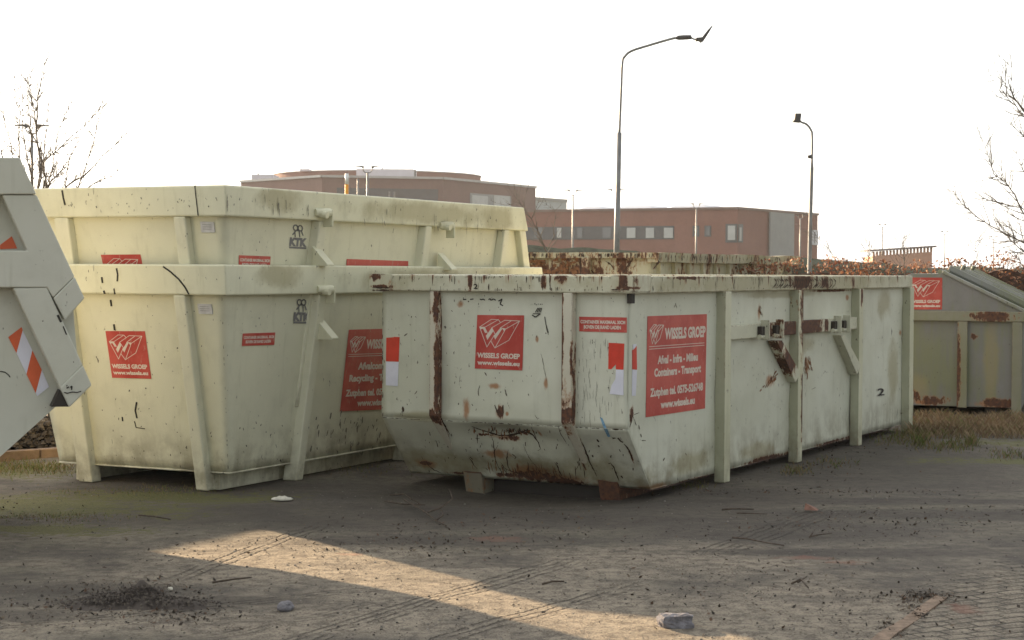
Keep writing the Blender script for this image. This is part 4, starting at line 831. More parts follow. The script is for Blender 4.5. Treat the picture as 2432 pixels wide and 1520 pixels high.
# ------------------------------------------------------------------ loose grit, litter, weeds (nobody could count these)
R = random.Random(11)
def blob(mb, c_, r, sq=(1, 1, .6), n=6, rr=R):
    c_ = Vector(c_); k = len(mb.v); a0 = rr.random() * 6.28
    for i in range(n): a = a0 + 6.283 * i / n; q = r * rr.uniform(.7, 1.15); mb.v.append((c_.x + q * math.cos(a) * sq[0], c_.y + q * math.sin(a) * sq[1], c_.z - r * .1))
    for i in range(n): a = a0 + 6.283 * (i + .5) / n; q = r * rr.uniform(.4, .75); mb.v.append((c_.x + q * math.cos(a) * sq[0], c_.y + q * math.sin(a) * sq[1], c_.z + r * sq[2] * rr.uniform(.7, 1.1)))
    for i in range(n):
        j = (i + 1) % n; mb.f += [(k + i, k + j, k + n + i), (k + j, k + n + j, k + n + i)]; mb.sm += [False, False]
    mb.f.append(tuple(k + n + i for i in range(n))); mb.sm.append(False)
def cells(mat_cols, name, rough=.9):
    g = G(name); ob = g.nt.nodes.new('ShaderNodeNewGeometry').outputs['Random Per Island']
    cr = g.nt.nodes.new('ShaderNodeValToRGB'); cr.color_ramp.interpolation = 'CONSTANT'; e = cr.color_ramp.elements
    while len(e) < len(mat_cols): e.new(.5)
    for i, q in enumerate(mat_cols): e[i].position = i / len(mat_cols); e[i].color = (*q, 1)
    g.put(cr.inputs[0], ob); return g.out(cr.outputs[0], rough)
GRAV = cells([(.05, .045, .04), (.09, .08, .07), (.14, .13, .11), (.24, .22, .19), (.07, .06, .05), (.19, .17, .15), (.12, .10, .085)], 'grit_mix')
b = MB()
for i in range(6500):
    px, py = R.uniform(-60, 2500), 1130 + 420 * R.random() ** .8; q = at_z(px, py)
    r = R.choice((.003, .003, .004, .004, .005, .005, .006, .009)) * (.6 + q.y * .03)
    if mnoise.noise(Vector((q.x * 1.1, q.y * 1.1, 4))) + R.random() * .7 < .36: continue
    blob(b, (q.x, q.y, gz(q.x, q.y) + .001), r, (1, 1, .7), 5)
tagm(b.build('gravel', GRAV), 'loose grit and small stones scattered over the yard', None, None, 'stuff')
LIT = cells([(.04, .03, .022), (.06, .042, .03), (.10, .06, .038), (.03, .025, .02), (.13, .10, .07), (.045, .035, .028)], 'litter_mix')
b = MB()
def leafq(mb, c_, s_, rr=R, flat=.5):
    c_ = Vector(c_); a = Vector((rr.gauss(0, 1), rr.gauss(0, 1), rr.gauss(0, flat))).normalized() * s_; bb = a.cross(Vector((rr.gauss(0, flat), rr.gauss(0, flat), 1))).normalized() * s_ * rr.uniform(.35, .6)
    k = len(mb.v); mb.v += [tuple(c_ - a), tuple(c_ + bb), tuple(c_ + a), tuple(c_ - bb)]; mb.f.append((k, k + 1, k + 2, k + 3)); mb.sm.append(False)
for (px, py, sx, sy, n) in ((320, 1405, 120, 22, 800), (430, 1455, 90, 14, 260), (150, 1450, 120, 25, 260), (1700, 1350, 300, 50, 420), (2150, 1415, 70, 10, 220), (1000, 1290, 140, 25, 350), (1900, 1110, 90, 18, 400), (1990, 1060, 60, 12, 300), (2250, 1040, 120, 18, 700), (1100, 1260, 200, 30, 300), (1850, 1440, 300, 40, 260), (40, 1200, 60, 20, 120), (2250, 1230, 160, 25, 300), (1300, 1230, 200, 20, 200), (500, 1290, 300, 30, 200), (2030, 1240, 180, 16, 400), (2200, 1412, 35, 5, 240), (2110, 1480, 12, 8, 50), (2165, 1440, 10, 6, 50), (2130, 1500, 14, 8, 60), (2190, 1460, 10, 6, 50), (2060, 1165, 130, 5, 260), (1700, 1165, 130, 6, 160)):
    for i in range(n):
        q = at_z(R.gauss(px, sx), max(1000, R.gauss(py, sy)))
        if q.y > 20: continue
        leafq(b, (q.x, q.y, gz(q.x, q.y) + .006), R.choice((.004, .005, .006, .008, .011, .016)), R, .5)
tagm(b.build('leaf_litter', LIT), 'dead leaves, bark crumbs and bits of twig lying on the yard', None, None, 'stuff')
GRS = cells([(.085, .11, .025), (.13, .15, .035), (.22, .17, .08), (.17, .12, .06), (.10, .085, .035)], 'weed_mix')
DRY = cells([(.24, .17, .10), (.19, .12, .065), (.30, .22, .13), (.13, .085, .05), (.16, .15, .06)], 'dry_weed_mix')
def blade(mb, x, y, h, lean, w, rr=R):
    z = gz(x, y) - .003; a = rr.random() * 6.283; dx, dy = math.cos(a), math.sin(a); k = len(mb.v); ln = lean * h * rr.uniform(.3, 1)
    mb.v += [(x - dy * w, y + dx * w, z), (x + dy * w, y - dx * w, z), (x + dx * ln * .4, y + dy * ln * .4, z + h * .6), (x + dx * ln, y + dy * ln, z + h)]
    mb.f += [(k, k + 1, k + 2), (k, k + 2, k + 3)]; mb.sm += [False, False]
b = MB()
for (px, py, sx, sy, n, h) in ((2250, 1058, 40, 7, 260, .07), (2120, 1045, 30, 6, 160, .06), (1890, 1118, 16, 5, 130, .05), (1975, 1098, 30, 6, 90, .05), (2400, 1080, 30, 6, 120, .06), (2185, 1050, 8, 4, 90, .11), (2305, 1052, 9, 4, 80, .10), (60, 1110, 90, 9, 1400, .04), (300, 1165, 120, 8, 500, .02), (120, 1225, 90, 7, 600, .018), (850, 1110, 70, 10, 300, .03), (1650, 1150, 30, 4, 60, .04), (420, 1160, 60, 6, 200, .025), (2170, 1030, 30, 6, 250, .08)):
    for i in range(n):
        q = at_z(R.gauss(px, sx), max(985, R.gauss(py, sy)))
        if q.y < 20.5: blade(b, q.x, q.y, h * R.uniform(.4, 1.3), .8, .004)
tagm(b.build('grass', GRS), 'low green weeds and moss tufts at the edges of the yard', None, None, 'stuff')
b = MB()
for i in range(5200):
    px = R.uniform(2165, 2520); q = at_z(px, R.uniform(985, 1040) - (8 if R.random() < .4 else 0))
    if q.y > 20.45: continue
    blade(b, q.x, q.y, .085 * R.uniform(.3, 1.4) * (.5 + .5 * (mnoise.noise(Vector((q.x * 2, q.y * 2, 0))) + 1)), 1.0, .005)
tagm(b.build('dry_grass', DRY), 'tangle of dry brown weeds in front of the mossy closed skip', None, None, 'stuff')

# ------------------------------------------------------------------ single loose things on the yard
STONE = plain('stone_grey', (.17, .165, .18), .9, .35, 25, bump=.6); PALE = plain('pale_litter', (.55, .53, .45), .7, .2, 20)
def rock(name, px, py, w, d_, h, mat, label, cat, seed, sub=3, blocky=.6):
    q = at_z(px, py); me = bpy.data.meshes.new(name); bm = bmesh.new(); bmesh.ops.create_cube(bm, size=1.0) if blocky > .5 else bmesh.ops.create_icosphere(bm, subdivisions=3, radius=.5)
    if blocky > .5: bmesh.ops.subdivide_edges(bm, edges=bm.edges[:], cuts=7, use_grid_fill=True)
    for v in bm.verts:
        p = v.co.copy()
        if blocky > .5: p = p.lerp(p.normalized() * .6, .35)
        p += p.normalized() * (.16 * mnoise.noise(p * 2.2 + Vector((seed, 0, 0))) + .07 * mnoise.noise(p * 7 + Vector((seed, 0, 0))))
        v.co = Vector((p.x * w, p.y * d_, (p.z + .38) * h))
    bm.to_mesh(me); bm.free(); me.materials.append(mat); o = bpy.data.objects.new(name, me); COL.objects.link(o); o.location = (q.x, q.y, -h * .28); o.rotation_euler.z = seed
    return tagm(o, label, cat)
rock('rubble_block', 1607, 1484, .155, .10, .085, STONE, 'angular grey rubble block lying at the bottom of the photo', 'stone', .2)
rock('stone', 679, 1443, .10, .08, .055, STONE, 'rounded purple-grey stone left of the sunlit strip', 'stone', 1.4, blocky=.2)
rock('pebble', 405, 1399, .03, .025, .02, PALE, 'small pale pebble beside the heap of dark earth', 'stone', 2.0, blocky=.2)
b = MB(); q = at_z(670, 1187); n = 14
for i in range(n): 
    t_ = i / (n - 1); x = q.x - .075 + .15 * t_; hh = .012 + .022 * abs(mnoise.noise(Vector((t_ * 4, 2, 0)))) + .012 * math.sin(t_ * 3.1)
    b.v += [(x, q.y - .035 * math.sin(.4 + t_ * 2.4), .0), (x, q.y - .01, hh), (x + .004, q.y + .03, .002)]
for i in range(n - 1): k = i * 3; b.f += [(k, k + 3, k + 4, k + 1), (k + 1, k + 4, k + 5, k + 2)]; b.sm += [True, True]
tagm(b.build('crumpled_scrap', PALE, None, 0, .003), 'crumpled pale scrap lying in the shade before the cream skips', 'litter')
EARTH = cells([(.045, .037, .032), (.07, .058, .05), (.10, .085, .07)], 'earth_clods')
b = MB()
hc = at_z(325, 1432); n0 = len(b.v); NX, NY = 70, 26
def heap(u, v): return .085 * math.exp(-((u - .03) / .10) ** 2 - (v / .07) ** 2) + .045 * math.exp(-((u + .16) / .13) ** 2 - (v / .08) ** 2) + .03 * math.exp(-((u - .22) / .12) ** 2 - ((v + .02) / .07) ** 2)
for j in range(NY + 1):
    for i in range(NX + 1):
        u, v = -.5 + i / NX, -.17 + .34 * j / NY; p = Vector((hc.x + u, hc.y + v, 0)); z = heap(u, v) * 1.25 * (1 + .8 * mnoise.noise(p * 11)) + .006 * mnoise.noise(p * 30) - .020
        b.v.append((p.x, p.y, z))
for j in range(NY):
    for i in range(NX): q = n0 + j * (NX + 1) + i; b.f.append((q, q + 1, q + NX + 2, q + NX + 1)); b.sm.append(False)
for i in range(1100):
    u, v = R.gauss(0, .17), R.gauss(-.01, .05); blob(b, (hc.x + u, hc.y + v, max(0, heap(u, v) - .004)), R.uniform(.003, .010), (1, 1, .9), 5)
for i in range(160):
    u = R.gauss(.03, .12); v = R.gauss(0, .035); k = len(b.v); blade(b, hc.x + u, hc.y + v, .03 + heap(u, v) * R.uniform(.8, 1.2), .5, .0015)
tagm(b.build('earth_heap', EARTH), 'low heap of dark earth and roots in the left foreground', 'heap')
TW = plain('twig_bark', (.075, .058, .045), .9, .35, 30); TWP = plain('twig_pale', (.24, .19, .13), .9, .3, 30)
def stick(name, pts, r, mat, label, cat='stick', group=None):
    b = MB()
    for pl in pts:
        Q = []
        for k, (px, py, z) in enumerate(pl): q = at_z(px, py); Q.append((q.x, q.y, max(.004, z + r * .6)))
        b.tube(Q, [r * (1 - .5 * i / len(Q)) for i in range(len(Q))], 6)
    return tagm(b.build(name, mat), label, cat, group)
stick('fallen_branch', [[(960, 1195, .02), (985, 1213, .03), (1012, 1226, .02), (1035, 1238, .0), (1060, 1250, 0)], [(1012, 1226, .02), (1045, 1222, .04), (1075, 1207, .06), (1068, 1193, .09)], [(915, 1192, .0), (935, 1202, .02), (962, 1206, .02), (1010, 1204, .01)], [(925, 1190, .04), (960, 1192, .05), (995, 1208, .03)], [(1035, 1238, 0), (1052, 1232, .02), (1050, 1226, .03)]], .007, TW, 'forked dead branch lying before the rusty middle skip', 'branch')
stick('stick', [[(1288, 1389, 0), (1312, 1387, .01), (1340, 1385, .005)]], .007, TW, 'short straight stick lying in the middle foreground')
stick('long_twig', [[(1740, 1278, 0), (1775, 1284, .008), (1815, 1291, .004), (1862, 1297, 0)]], .006, TW, 'long thin twig lying below the right part of the middle skip')
stick('twig', [[(1922, 1277, 0), (1945, 1274, .008), (1975, 1268, 0)], [(1925, 1275, 0), (1935, 1262, .01)]], .005, TW, 'small forked twig to the right of the long thin twig')
stick('twig', [[(1880, 1388, 0), (1902, 1386, .02), (1920, 1398, .0)], [(1895, 1389, .01), (1915, 1380, .02)]], .006, TW, 'dark curled twig above the brown board')
stick('twig', [[(330, 1225, 0), (365, 1230, .006), (405, 1235, 0)]], .006, TW, 'thin dark twig on the mossy ground at the left')
stick('twig', [[(505, 1385, 0), (560, 1379, .006), (597, 1373, 0)]], .006, TW, 'thin twig just below the sunlit strip at the left')
stick('twig', [[(1715, 1212, 0), (1740, 1211, .004), (1790, 1211, 0)]], .008, TW, 'flat dark twig in the shade under the first post of the middle skip')
stick('twig', [[(1750, 1220, 0), (1785, 1222, .004), (1822, 1222, 0)]], .005, TW, 'faint twig lying parallel to the flat dark twig')
BOARD = plain('board_brown', (.20, .145, .105), .9, .35, 14, bump=.6)
b = MB(); q = [at_z(*p) for p in ((2045, 1530), (2092, 1530), (2250, 1416), (2222, 1412))]
n = 16
for i in range(n):
    t0, t1 = i / n, (i + 1) / n; P_ = [q[0].lerp(q[3], t0), q[1].lerp(q[2], t0), q[1].lerp(q[2], t1), q[0].lerp(q[3], t1)]
    z0b = -.006 + .010 * mnoise.noise(P_[0] * 3); z1b = -.006 + .010 * mnoise.noise(P_[3] * 3)
    b.hexa([(p.x, p.y, -.02) for p in P_] + [(P_[0].x, P_[0].y, z0b), (P_[1].x, P_[1].y, z0b), (P_[2].x, P_[2].y, z1b), (P_[3].x, P_[3].y, z1b)])
tagm(b.build('wooden_board', BOARD), 'long brown board sunk into the earth at the lower right', 'board')
RUB = plain('rust_scrap', (.22, .12, .09), .8, .3, 20)
b = MB(); q = at_z(1930, 1212); b.hexa([(q.x - .06, q.y, 0), (q.x + .03, q.y - .02, 0), (q.x + .05, q.y + .03, 0), (q.x - .04, q.y + .05, 0), (q.x - .05, q.y + .01, .05), (q.x + .0, q.y, .02), (q.x + .03, q.y + .03, .015), (q.x - .03, q.y + .04, .04)])
tagm(b.build('brick_chip', RUB, None, .004), 'reddish broken brick chip on the dark ground right of the middle skip', 'stone')

# ------------------------------------------------------------------ left background strip: kerb, boards, dark pile
KERB = plain('kerb_brick', (.15, .105, .075), .85, .3, 5, bump=.4)
b = MB(); A = at_z(-120, 1102, 0); B = at_z(150, 1082, 0); d = (B - A).normalized(); nrm = Vector((-d.y, d.x, 0))
L = (B - A).length; x = 0
while x < L:
    l = .42; P0 = A + d * x; P1 = A + d * min(L, x + l - .012); h_ = .07 + R.uniform(-.006, .006)
    b.hexa([P0 + Vector((0, 0, -.02)), P1 + Vector((0, 0, -.02)), P1 + nrm * .1 + Vector((0, 0, -.02)), P0 + nrm * .1 + Vector((0, 0, -.02)), P0 + Vector((0, 0, h_)), P1 + Vector((0, 0, h_)), P1 + nrm * .1 + Vector((0, 0, h_)), P0 + nrm * .1 + Vector((0, 0, h_))]); x += l
tagm(b.build('kerb', KERB, None, .008), 'low reddish brick kerb behind the tipped skip', 'kerb')
GB = plain('board_grey', (.30, .29, .28), .8, .2, 8)
for i, (py, px0, px1, dz) in enumerate(((1040, 20, 150, .0), (1028, 30, 150, .12), (1016, 45, 150, .24))):
    A, B = at_d(px0 - 60, py, 19.2 + i * .1), at_d(px1 + 30, py - 6, 19.6 + i * .1); b = MB(); b.bar(A, B, .22, .05); o = b.build('board', GB, None, .004)
    tagm(o, ('lowest grey board stacked behind the kerb', 'middle grey board stacked behind the kerb', 'topmost grey board stacked behind the kerb')[i], 'board', 'grey boards stacked behind the kerb')
b = MB()
for px in (-40, 120):
    A = at_z(px, 1048); b.box(A.x, A.x + .15, A.y - .1, A.y + .6, -.01, .9 if px < 0 else .32)
for i in range(2600):
    q = at_z(R.gauss(70, 60), R.uniform(1046, 1066)); blob(b, (q.x, q.y, R.random() * .22), R.uniform(.012, .045), (1, 1, .8), 5)
tagm(b.build('rubbish_heap', EARTH), 'dark heap of earth below the grey boards behind the tipped skip', 'heap')

# ================================================================== hedge, saplings and trees
def leafmat(name, cols):
    m = cells(cols, name, .7); nt = m.node_tree; pb = nt.nodes['Principled BSDF']; tr = nt.nodes.new('ShaderNodeBsdfTranslucent'); mx = nt.nodes.new('ShaderNodeMixShader'); mx.inputs[0].default_value = .25
    src = pb.inputs['Base Color'].links[0].from_socket; nt.links.new(src, tr.inputs[0]); nt.links.new(pb.outputs[0], mx.inputs[1]); nt.links.new(tr.outputs[0], mx.inputs[2]); nt.links.new(mx.outputs[0], nt.nodes['Material Output'].inputs[0]); return m
HL = leafmat('beech_leaf', [(.22, .085, .040), (.15, .055, .030), (.30, .13, .06), (.10, .045, .03), (.19, .085, .05), (.36, .19, .10)])
hz = lambda x: 1.60 + .16 * (mnoise.noise(Vector((x * .8, 0, 0))) + .6 * mnoise.noise(Vector((x * 2.7, 5, 0))) + .4 * mnoise.noise(Vector((x * 7, 5, 0)))) + .02 * (x - 5)
Kh = thing('beech_hedge', Matrix.Translation((6.5, 25, 0)), 'brown-leaved beech hedge running behind the skips on the right', 'hedge')
b = MB()
for i in range(44000):
    x = R.uniform(1.5, 13.5); y = 25 + R.gauss(0, .32); t_ = R.random() ** .6; top = hz(x) + .22; z = t_ * top * (1 - .12 * ((y - 25) / .6) ** 2)
    if mnoise.noise(Vector((x * 3, y * 3, z * 3))) < -.18 and z > 1.3: continue
    leafq(b, (x - 6.5, y - 25, z), R.uniform(.014, .036), R, 1.0)
b.build('foliage', HL, Kh)
b = MB()
for i in range(420):
    x = R.uniform(1.5, 13.5); y = 25 + R.gauss(0, .15); q = Vector((x - 6.5, y - 25, 0)); top = hz(x) + R.uniform(-.1, .22)
    b.tube([q, q + Vector((R.gauss(0, .06), R.gauss(0, .06), top * .6)), q + Vector((R.gauss(0, .12), R.gauss(0, .1), top))], [.012, .008, .003], 4, False)
b.build('branches', TW, Kh)
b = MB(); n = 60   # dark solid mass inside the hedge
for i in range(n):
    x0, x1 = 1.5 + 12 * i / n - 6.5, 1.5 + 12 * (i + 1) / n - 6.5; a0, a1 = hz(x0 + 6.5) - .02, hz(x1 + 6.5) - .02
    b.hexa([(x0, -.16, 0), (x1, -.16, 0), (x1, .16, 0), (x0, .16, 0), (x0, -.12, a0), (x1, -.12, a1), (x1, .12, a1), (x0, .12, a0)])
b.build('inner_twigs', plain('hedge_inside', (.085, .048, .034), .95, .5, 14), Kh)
# far clipped hedge
FH = plain('far_hedge_green', (.060, .068, .045), .95, .4, 3)
def far_band(name, D, pts, thick, mat, label, cat, bump=.25, seg=160):
    b = MB(); rows = []
    for i in range(seg + 1):
        px = pts[0][0] + (pts[-1][0] - pts[0][0]) * i / seg
        for (xa, ya), (xb, yb) in zip(pts[:-1], pts[1:]):
            if xa <= px <= xb: py = ya + (yb - ya) * (px - xa) / (xb - xa)
        q = at_d(px, py, D); z = q.z + bump * mnoise.noise(Vector((q.x * .7, 0, 0))) + bump * .5 * mnoise.noise(Vector((q.x * 2.3, 0, 3)))
        b.v += [(q.x, D, -.02), (q.x, D + .1, z * .85), (q.x, D + thick * .3, z), (q.x, D + thick * .7, z), (q.x, D + thick, -.02)]
    for i in range(seg):
        for j in range(4): k = i * 5 + j; b.f.append((k, k + 5, k + 6, k + 1)); b.sm.append(False)
    return tagm(b.build(name, mat), label, cat)
far_band('clipped_hedge', 78, [(-400, 600), (1000, 585), (1250, 584), (1400, 588), (1560, 602), (1900, 612), (2070, 622), (2200, 636), (2500, 636), (3200, 636)], 2.5, FH, 'long dark hedge in front of the brick buildings', 'hedge', .12)

BK = plain('bare_bark', (.14, .125, .11), .9, .3, 10)
MINR = [.0022]
def bough(mb, pts, r0, rr, depth=0, twig=True):
    pts = [Vector(p) for p in pts]; Q = []
    for a, c in zip(pts[:-1], pts[1:]):
        for k in range(3): t_ = k / 3; Q.append(a.lerp(c, t_) + Vector((rr.gauss(0, 1), rr.gauss(0, 1), rr.gauss(0, 1))) * (c - a).length * .018)
    Q.append(pts[-1]); n = len(Q); mb.tube(Q, [r0 * (1 - .86 * i / (n - 1)) for i in range(n)], 5, False)
    if not twig or depth > 1: return
    L = sum((Q[i + 1] - Q[i]).length for i in range(n - 1))
    for i in range(2, n):
        for _ in range(3 if depth == 0 else 1):
            if rr.random() < .3: continue
            d = (Q[i] - Q[i - 1]).normalized(); s_ = Vector((rr.gauss(0, 1), rr.gauss(0, 1), rr.gauss(.2, .7))).normalized(); l = L * rr.uniform(.07, .22); e = (d * .9 + s_ * .75).normalized()
            p1 = Q[i] + e * l * .5; p2 = p1 + (e + Vector((0, 0, .35))).normalized() * l * .5; bough(mb, [Q[i], p1, p2], r0 * (1 - .8 * i / n) * .5 + MINR[0], rr, depth + 1)
def traced_tree(name, D, trunk, limbs, sc, org, base, label, group=None, r=.022, rt=.06, seed=1):
    rr = random.Random(seed); q = at_z(*base) if False else at_d(base[0], base[1], D); K = thing(name, Matrix.Translation((q.x, D, 0)), label, 'tree'); O = Vector((q.x, D, 0))
    pt = lambda x, y, dd=0: at_d(org[0] + x / sc, org[1] + y / sc, D + dd) - O
    b = MB(); T = [Vector((0, 0, -.02))] + [pt(*p) for p in trunk]; b.tube(T, [rt * (1 - .6 * i / (len(T) - 1)) for i in range(len(T))], 8); b.build('trunk', BK, K)
    b = MB(); root = T[-1]
    for li in limbs:
        dd = rr.uniform(-.9, .9); P_ = [pt(x, y, dd * min(1, (k + .3) / 2)) for k, (x, y) in enumerate(li)]
        st = min(T[1:], key=lambda t: (t - P_[0]).length)
        bough(b, [st] + P_, r * rr.uniform(.8, 1.15), rr)
    b.build('crown', BK, K); return K
traced_tree('bare_tree', 27, [(340, 2200), (355, 1900), (370, 1650)],
    [[(320, 1390), (315, 950), (300, 850), (275, 560), (310, 380), (300, 130)], [(410, 1200), (365, 900), (370, 590), (395, 460), (440, 260), (470, 140)], [(460, 1430), (430, 1200), (440, 1000), (485, 700), (490, 480)],
     [(490, 1430), (520, 1250), (550, 1080), (600, 850), (640, 740), (740, 570)], [(500, 1400), (600, 1290), (690, 1180), (770, 1000)], [(450, 1350), (430, 1195), (550, 1100), (720, 930), (840, 850), (950, 720), (1030, 620)],
     [(720, 1600), (790, 1420), (855, 1240), (940, 960), (960, 850), (1000, 720), (1030, 640)], [(700, 1550), (925, 1420), (1100, 1340), (1310, 1190)], [(600, 1560), (650, 1440), (665, 1330), (690, 1180), (780, 1000)], [(260, 1400), (205, 1150), (200, 700), (150, 570), (150, 360)],
     [(180, 1450), (120, 1130), (115, 1040), (60, 850), (30, 700)], [(200, 1500), (60, 1300), (10, 1100), (-60, 800), (10, 400)], [(300, 1300), (230, 900), (230, 400)], [(600, 1500), (830, 1330), (1150, 1020), (1290, 880)], [(400, 1150), (340, 700), (310, 500), (230, 300)]],
    4.2, (0, 100), (85, 700), 'bare young tree rising behind the tipped skip and cream skips', r=.0155, rt=.045, seed=4); MINR[0] = .0016
traced_tree('bare_tree', 23, [(1130, 1600), (1110, 1250), (1080, 900), (1060, 600), (1050, 300)],
    [[(1000, 1420), (605, 1240), (545, 1215), (400, 1140), (290, 1060), (215, 995), (170, 930)], [(1000, 1350), (605, 1065), (545, 940), (490, 870), (415, 815), (400, 740), (345, 610), (330, 560)], [(900, 1280), (605, 1105), (460, 1030)], [(850, 1200), (590, 1030), (440, 990), (360, 970)],
     [(1000, 760), (605, 465), (580, 435), (500, 340), (440, 260), (380, 190)], [(800, 620), (545, 350), (530, 300), (525, 90)], [(750, 560), (500, 320), (490, 150)], [(1000, 1500), (700, 1350), (605, 1300), (520, 1225), (460, 1140)], [(1000, 800), (605, 590), (520, 510)], [(1000, 1050), (605, 800), (560, 690)], [(1000, 1550), (750, 1480), (605, 1400), (560, 1320)], [(1000, 1300), (700, 1220), (590, 1200), (480, 1120)]],
    2.607, (2200, 100), (2640, 700), 'bare tree reaching in from the right edge of the photo', r=.0145, rt=.13, seed=9)
def sapling(px, pts, D, label, r=.009, seed=2):
    rr = random.Random(seed); q = at_d(px, 640, D); K = thing('sapling', Matrix.Translation((q.x, D, 0)), label, 'tree', 'leafless saplings behind the skips'); O = Vector((q.x, D, 0)); b = MB()
    for i, li in enumerate(pts): bough(b, ([Vector((0, 0, -.02))] if i == 0 else []) + [at_d(x, y, D) - O for x, y in li], r * (1 if i == 0 else .6), rr)
    b.build('stem', BK, K)
sapling(1300, [[(1300, 600), (1285, 560), (1262, 520), (1240, 490), (1222, 465)], [(1300, 590), (1316, 560), (1318, 500), (1290, 480)]], 24, 'thin leafless sapling before the brick buildings, behind the old rusty skip', .011, 2)
sapling(2147, [[(2147, 640), (2146, 600), (2143, 580), (2146, 560)]], 26, 'thin leafless sapling before the small brick shelter', .008, 3)
sapling(2062, [[(2062, 640), (2062, 610), (2064, 590), (2058, 572)], [(2062, 600), (2050, 585), (2040, 575)]], 26, 'thin leafless sapling at the left end of the small brick shelter', .006, 5)
sapling(2322, [[(2322, 640), (2318, 600), (2316, 575), (2324, 572)]], 26, 'very thin leafless shoot above the hedge near the right edge', .004, 6)
sapling(2000, [[(1998, 640), (1975, 600), (1950, 575), (1938, 560)]], 26, 'slanting leafless shoot right of the floodlight pole', .005, 8)

# ================================================================== lamps and poles
STEEL = plain('galvanised_steel', (.20, .205, .21), .45, .2, 3, .3); DKM = plain('lamp_dark_metal', (.06, .06, .065), .5, .2, 5)
def bez(pts, n=6):
    Q = []; pts = [Vector(p) for p in pts]
    for i in range(len(pts) - 1):
        p0, p1, p2, p3 = pts[max(i - 1, 0)], pts[i], pts[i + 1], pts[min(i + 2, len(pts) - 1)]
        for k in range(n): t = k / n; Q.append(.5 * ((2 * p1) + (p2 - p0) * t + (2 * p0 - 5 * p1 + 4 * p2 - p3) * t * t + (3 * p1 - p0 - 3 * p2 + p3) * t ** 3))
    return Q + [pts[-1]]
D = 46.0; q = at_d(1463, 640, D); K = thing('street_lamp', Matrix.Translation((q.x, D, 0)), 'tall street lamp with a long bent arm behind the old rusty skip', 'street lamp'); O = Vector((q.x, D, 0)); pt = lambda x, y, dd=0: at_d(x, y, D + dd) - O
b = MB(); b.tube([(0, 0, -.02), pt(1465, 560), pt(1471, 315)], [.085, .075, .062], 12); b.build('pole', STEEL, K)
b = MB(); b.tube(bez([pt(1471, 318), pt(1475, 220), pt(1478, 150), pt(1484, 134), pt(1500, 121), pt(1540, 108), pt(1595, 92), pt(1607, 90.5)], 5), .033, 8); b.build('arm', STEEL, K)
b = MB(); b.tube([pt(1605, 90.5), pt(1612, 89.5), pt(1632, 88.5), pt(1642, 88)], [.035, .062, .062, .055], 8); b.tube([pt(1641, 89), pt(1648, 93), pt(1656, 93.5)], .022, 6); b.build('spigot', DKM, K)
b = MB(); b.prism([pt(1654, 89, -.16), pt(1668, 87.5, -.16), pt(1680, 72, -.16), pt(1692, 59, -.16), pt(1693.5, 61, -.16), pt(1683, 79, -.16), pt(1672, 96, -.16), pt(1666, 99, -.16), pt(1663, 95, -.16), pt(1654, 95, -.16)], (0, .32, 0)); b.build('lamp_head', DKM, K, bevel=.01)
D = 38.0; q = at_d(1922, 640, D); K = thing('floodlight_pole', Matrix.Translation((q.x, D, 0)), 'thin pole with a bent top carrying a square floodlight, right of the long brick building', 'floodlight'); O = Vector((q.x, D, 0)); pt = lambda x, y, dd=0: at_d(x, y, D + dd) - O
b = MB(); b.tube(bez([(0, 0, -.02), pt(1924, 560), pt(1928, 400), pt(1929, 325), pt(1925, 307), pt(1915, 295), pt(1902, 290)], 5), [.045] * 6 + [.040] * 5 + [.024] * 20, 8); b.build('pole', STEEL, K)
b = MB(); b.prism([pt(1889, 269, -.1), pt(1904, 269, -.1), pt(1902, 283, -.1), pt(1903, 290, -.1), pt(1894, 289, -.1), pt(1884, 288.5, -.1), pt(1887, 283, -.1)], (0, .25, 0)); b.build('lamp_head', DKM, K, bevel=.008)
b = MB(); b.prism([pt(1919, 369, -.04), pt(1927, 367, -.04), pt(1927, 376, -.04), pt(1920, 376, -.04)], (0, .08, 0)); b.build('sensor_box', DKM, K)
def twin_lamp(px, py, D, ww, label):
    q = at_d(px, py, D); K = thing('twin_street_lamp', Matrix.Translation((q.x, D, 0)), label, 'street lamp', 'twin-headed street lamps on the roads behind'); z = q.z - ww * .18; w = ww / 2
    b = MB(); b.tube([(0, 0, -.02), (0, 0, z * .5), (0, 0, z)], [.09, .075, .055], 8); b.build('pole', STEEL, K)
    b = MB(); b.tube([(-w * .36, 0, z + w * .40), (-w * .34, 0, z + w * .15), (-w * .2, 0, z), (w * .2, 0, z), (w * .34, 0, z + w * .15), (w * .36, 0, z + w * .40)], .028, 6); b.build('bracket', STEEL, K)
    for s_ in (-1, 1):
        b = MB(); b.prism([(s_ * w * .30, -.1, z + w * .40), (s_ * w * .34, -.1, z + w * .30), (s_ * w * .5, -.1, z + w * .42), (s_ * w, -.1, z + w * .44), (s_ * w, -.1, z + w * .47), (s_ * w * .5, -.1, z + w * .52), (s_ * w * .30, -.1, z + w * .52)], (0, .3, 0)); b.build('lamp_head', DKM, K)
for a in ((76, 302, 72, 1.42, 'twin-headed street lamp seen through the bare tree on the left'), (873, 399, 100, 1.42, 'twin-headed street lamp before the white roof box of the large building'), (1361, 454, 130, 1.5, 'twin-headed street lamp left of the tall street lamp'),
          (1462, 453, 165, 1.9, 'faint twin-headed street lamp directly behind the tall street lamp'), (1654, 486, 150, 1.45, 'twin-headed street lamp before the long brick building'), (2096, 534, 200, 1.5, 'far twin-headed street lamp above the small brick shelter'),
          (2244, 551, 230, 1.5, 'far twin-headed street lamp right of the small brick shelter'), (2360, 563, 250, 1.6, 'far twin-headed street lamp in front of the right tree branches'), (1901, 513, 160, 1.2, 'twin-headed street lamp before the right end of the long brick building')): twin_lamp(*a)
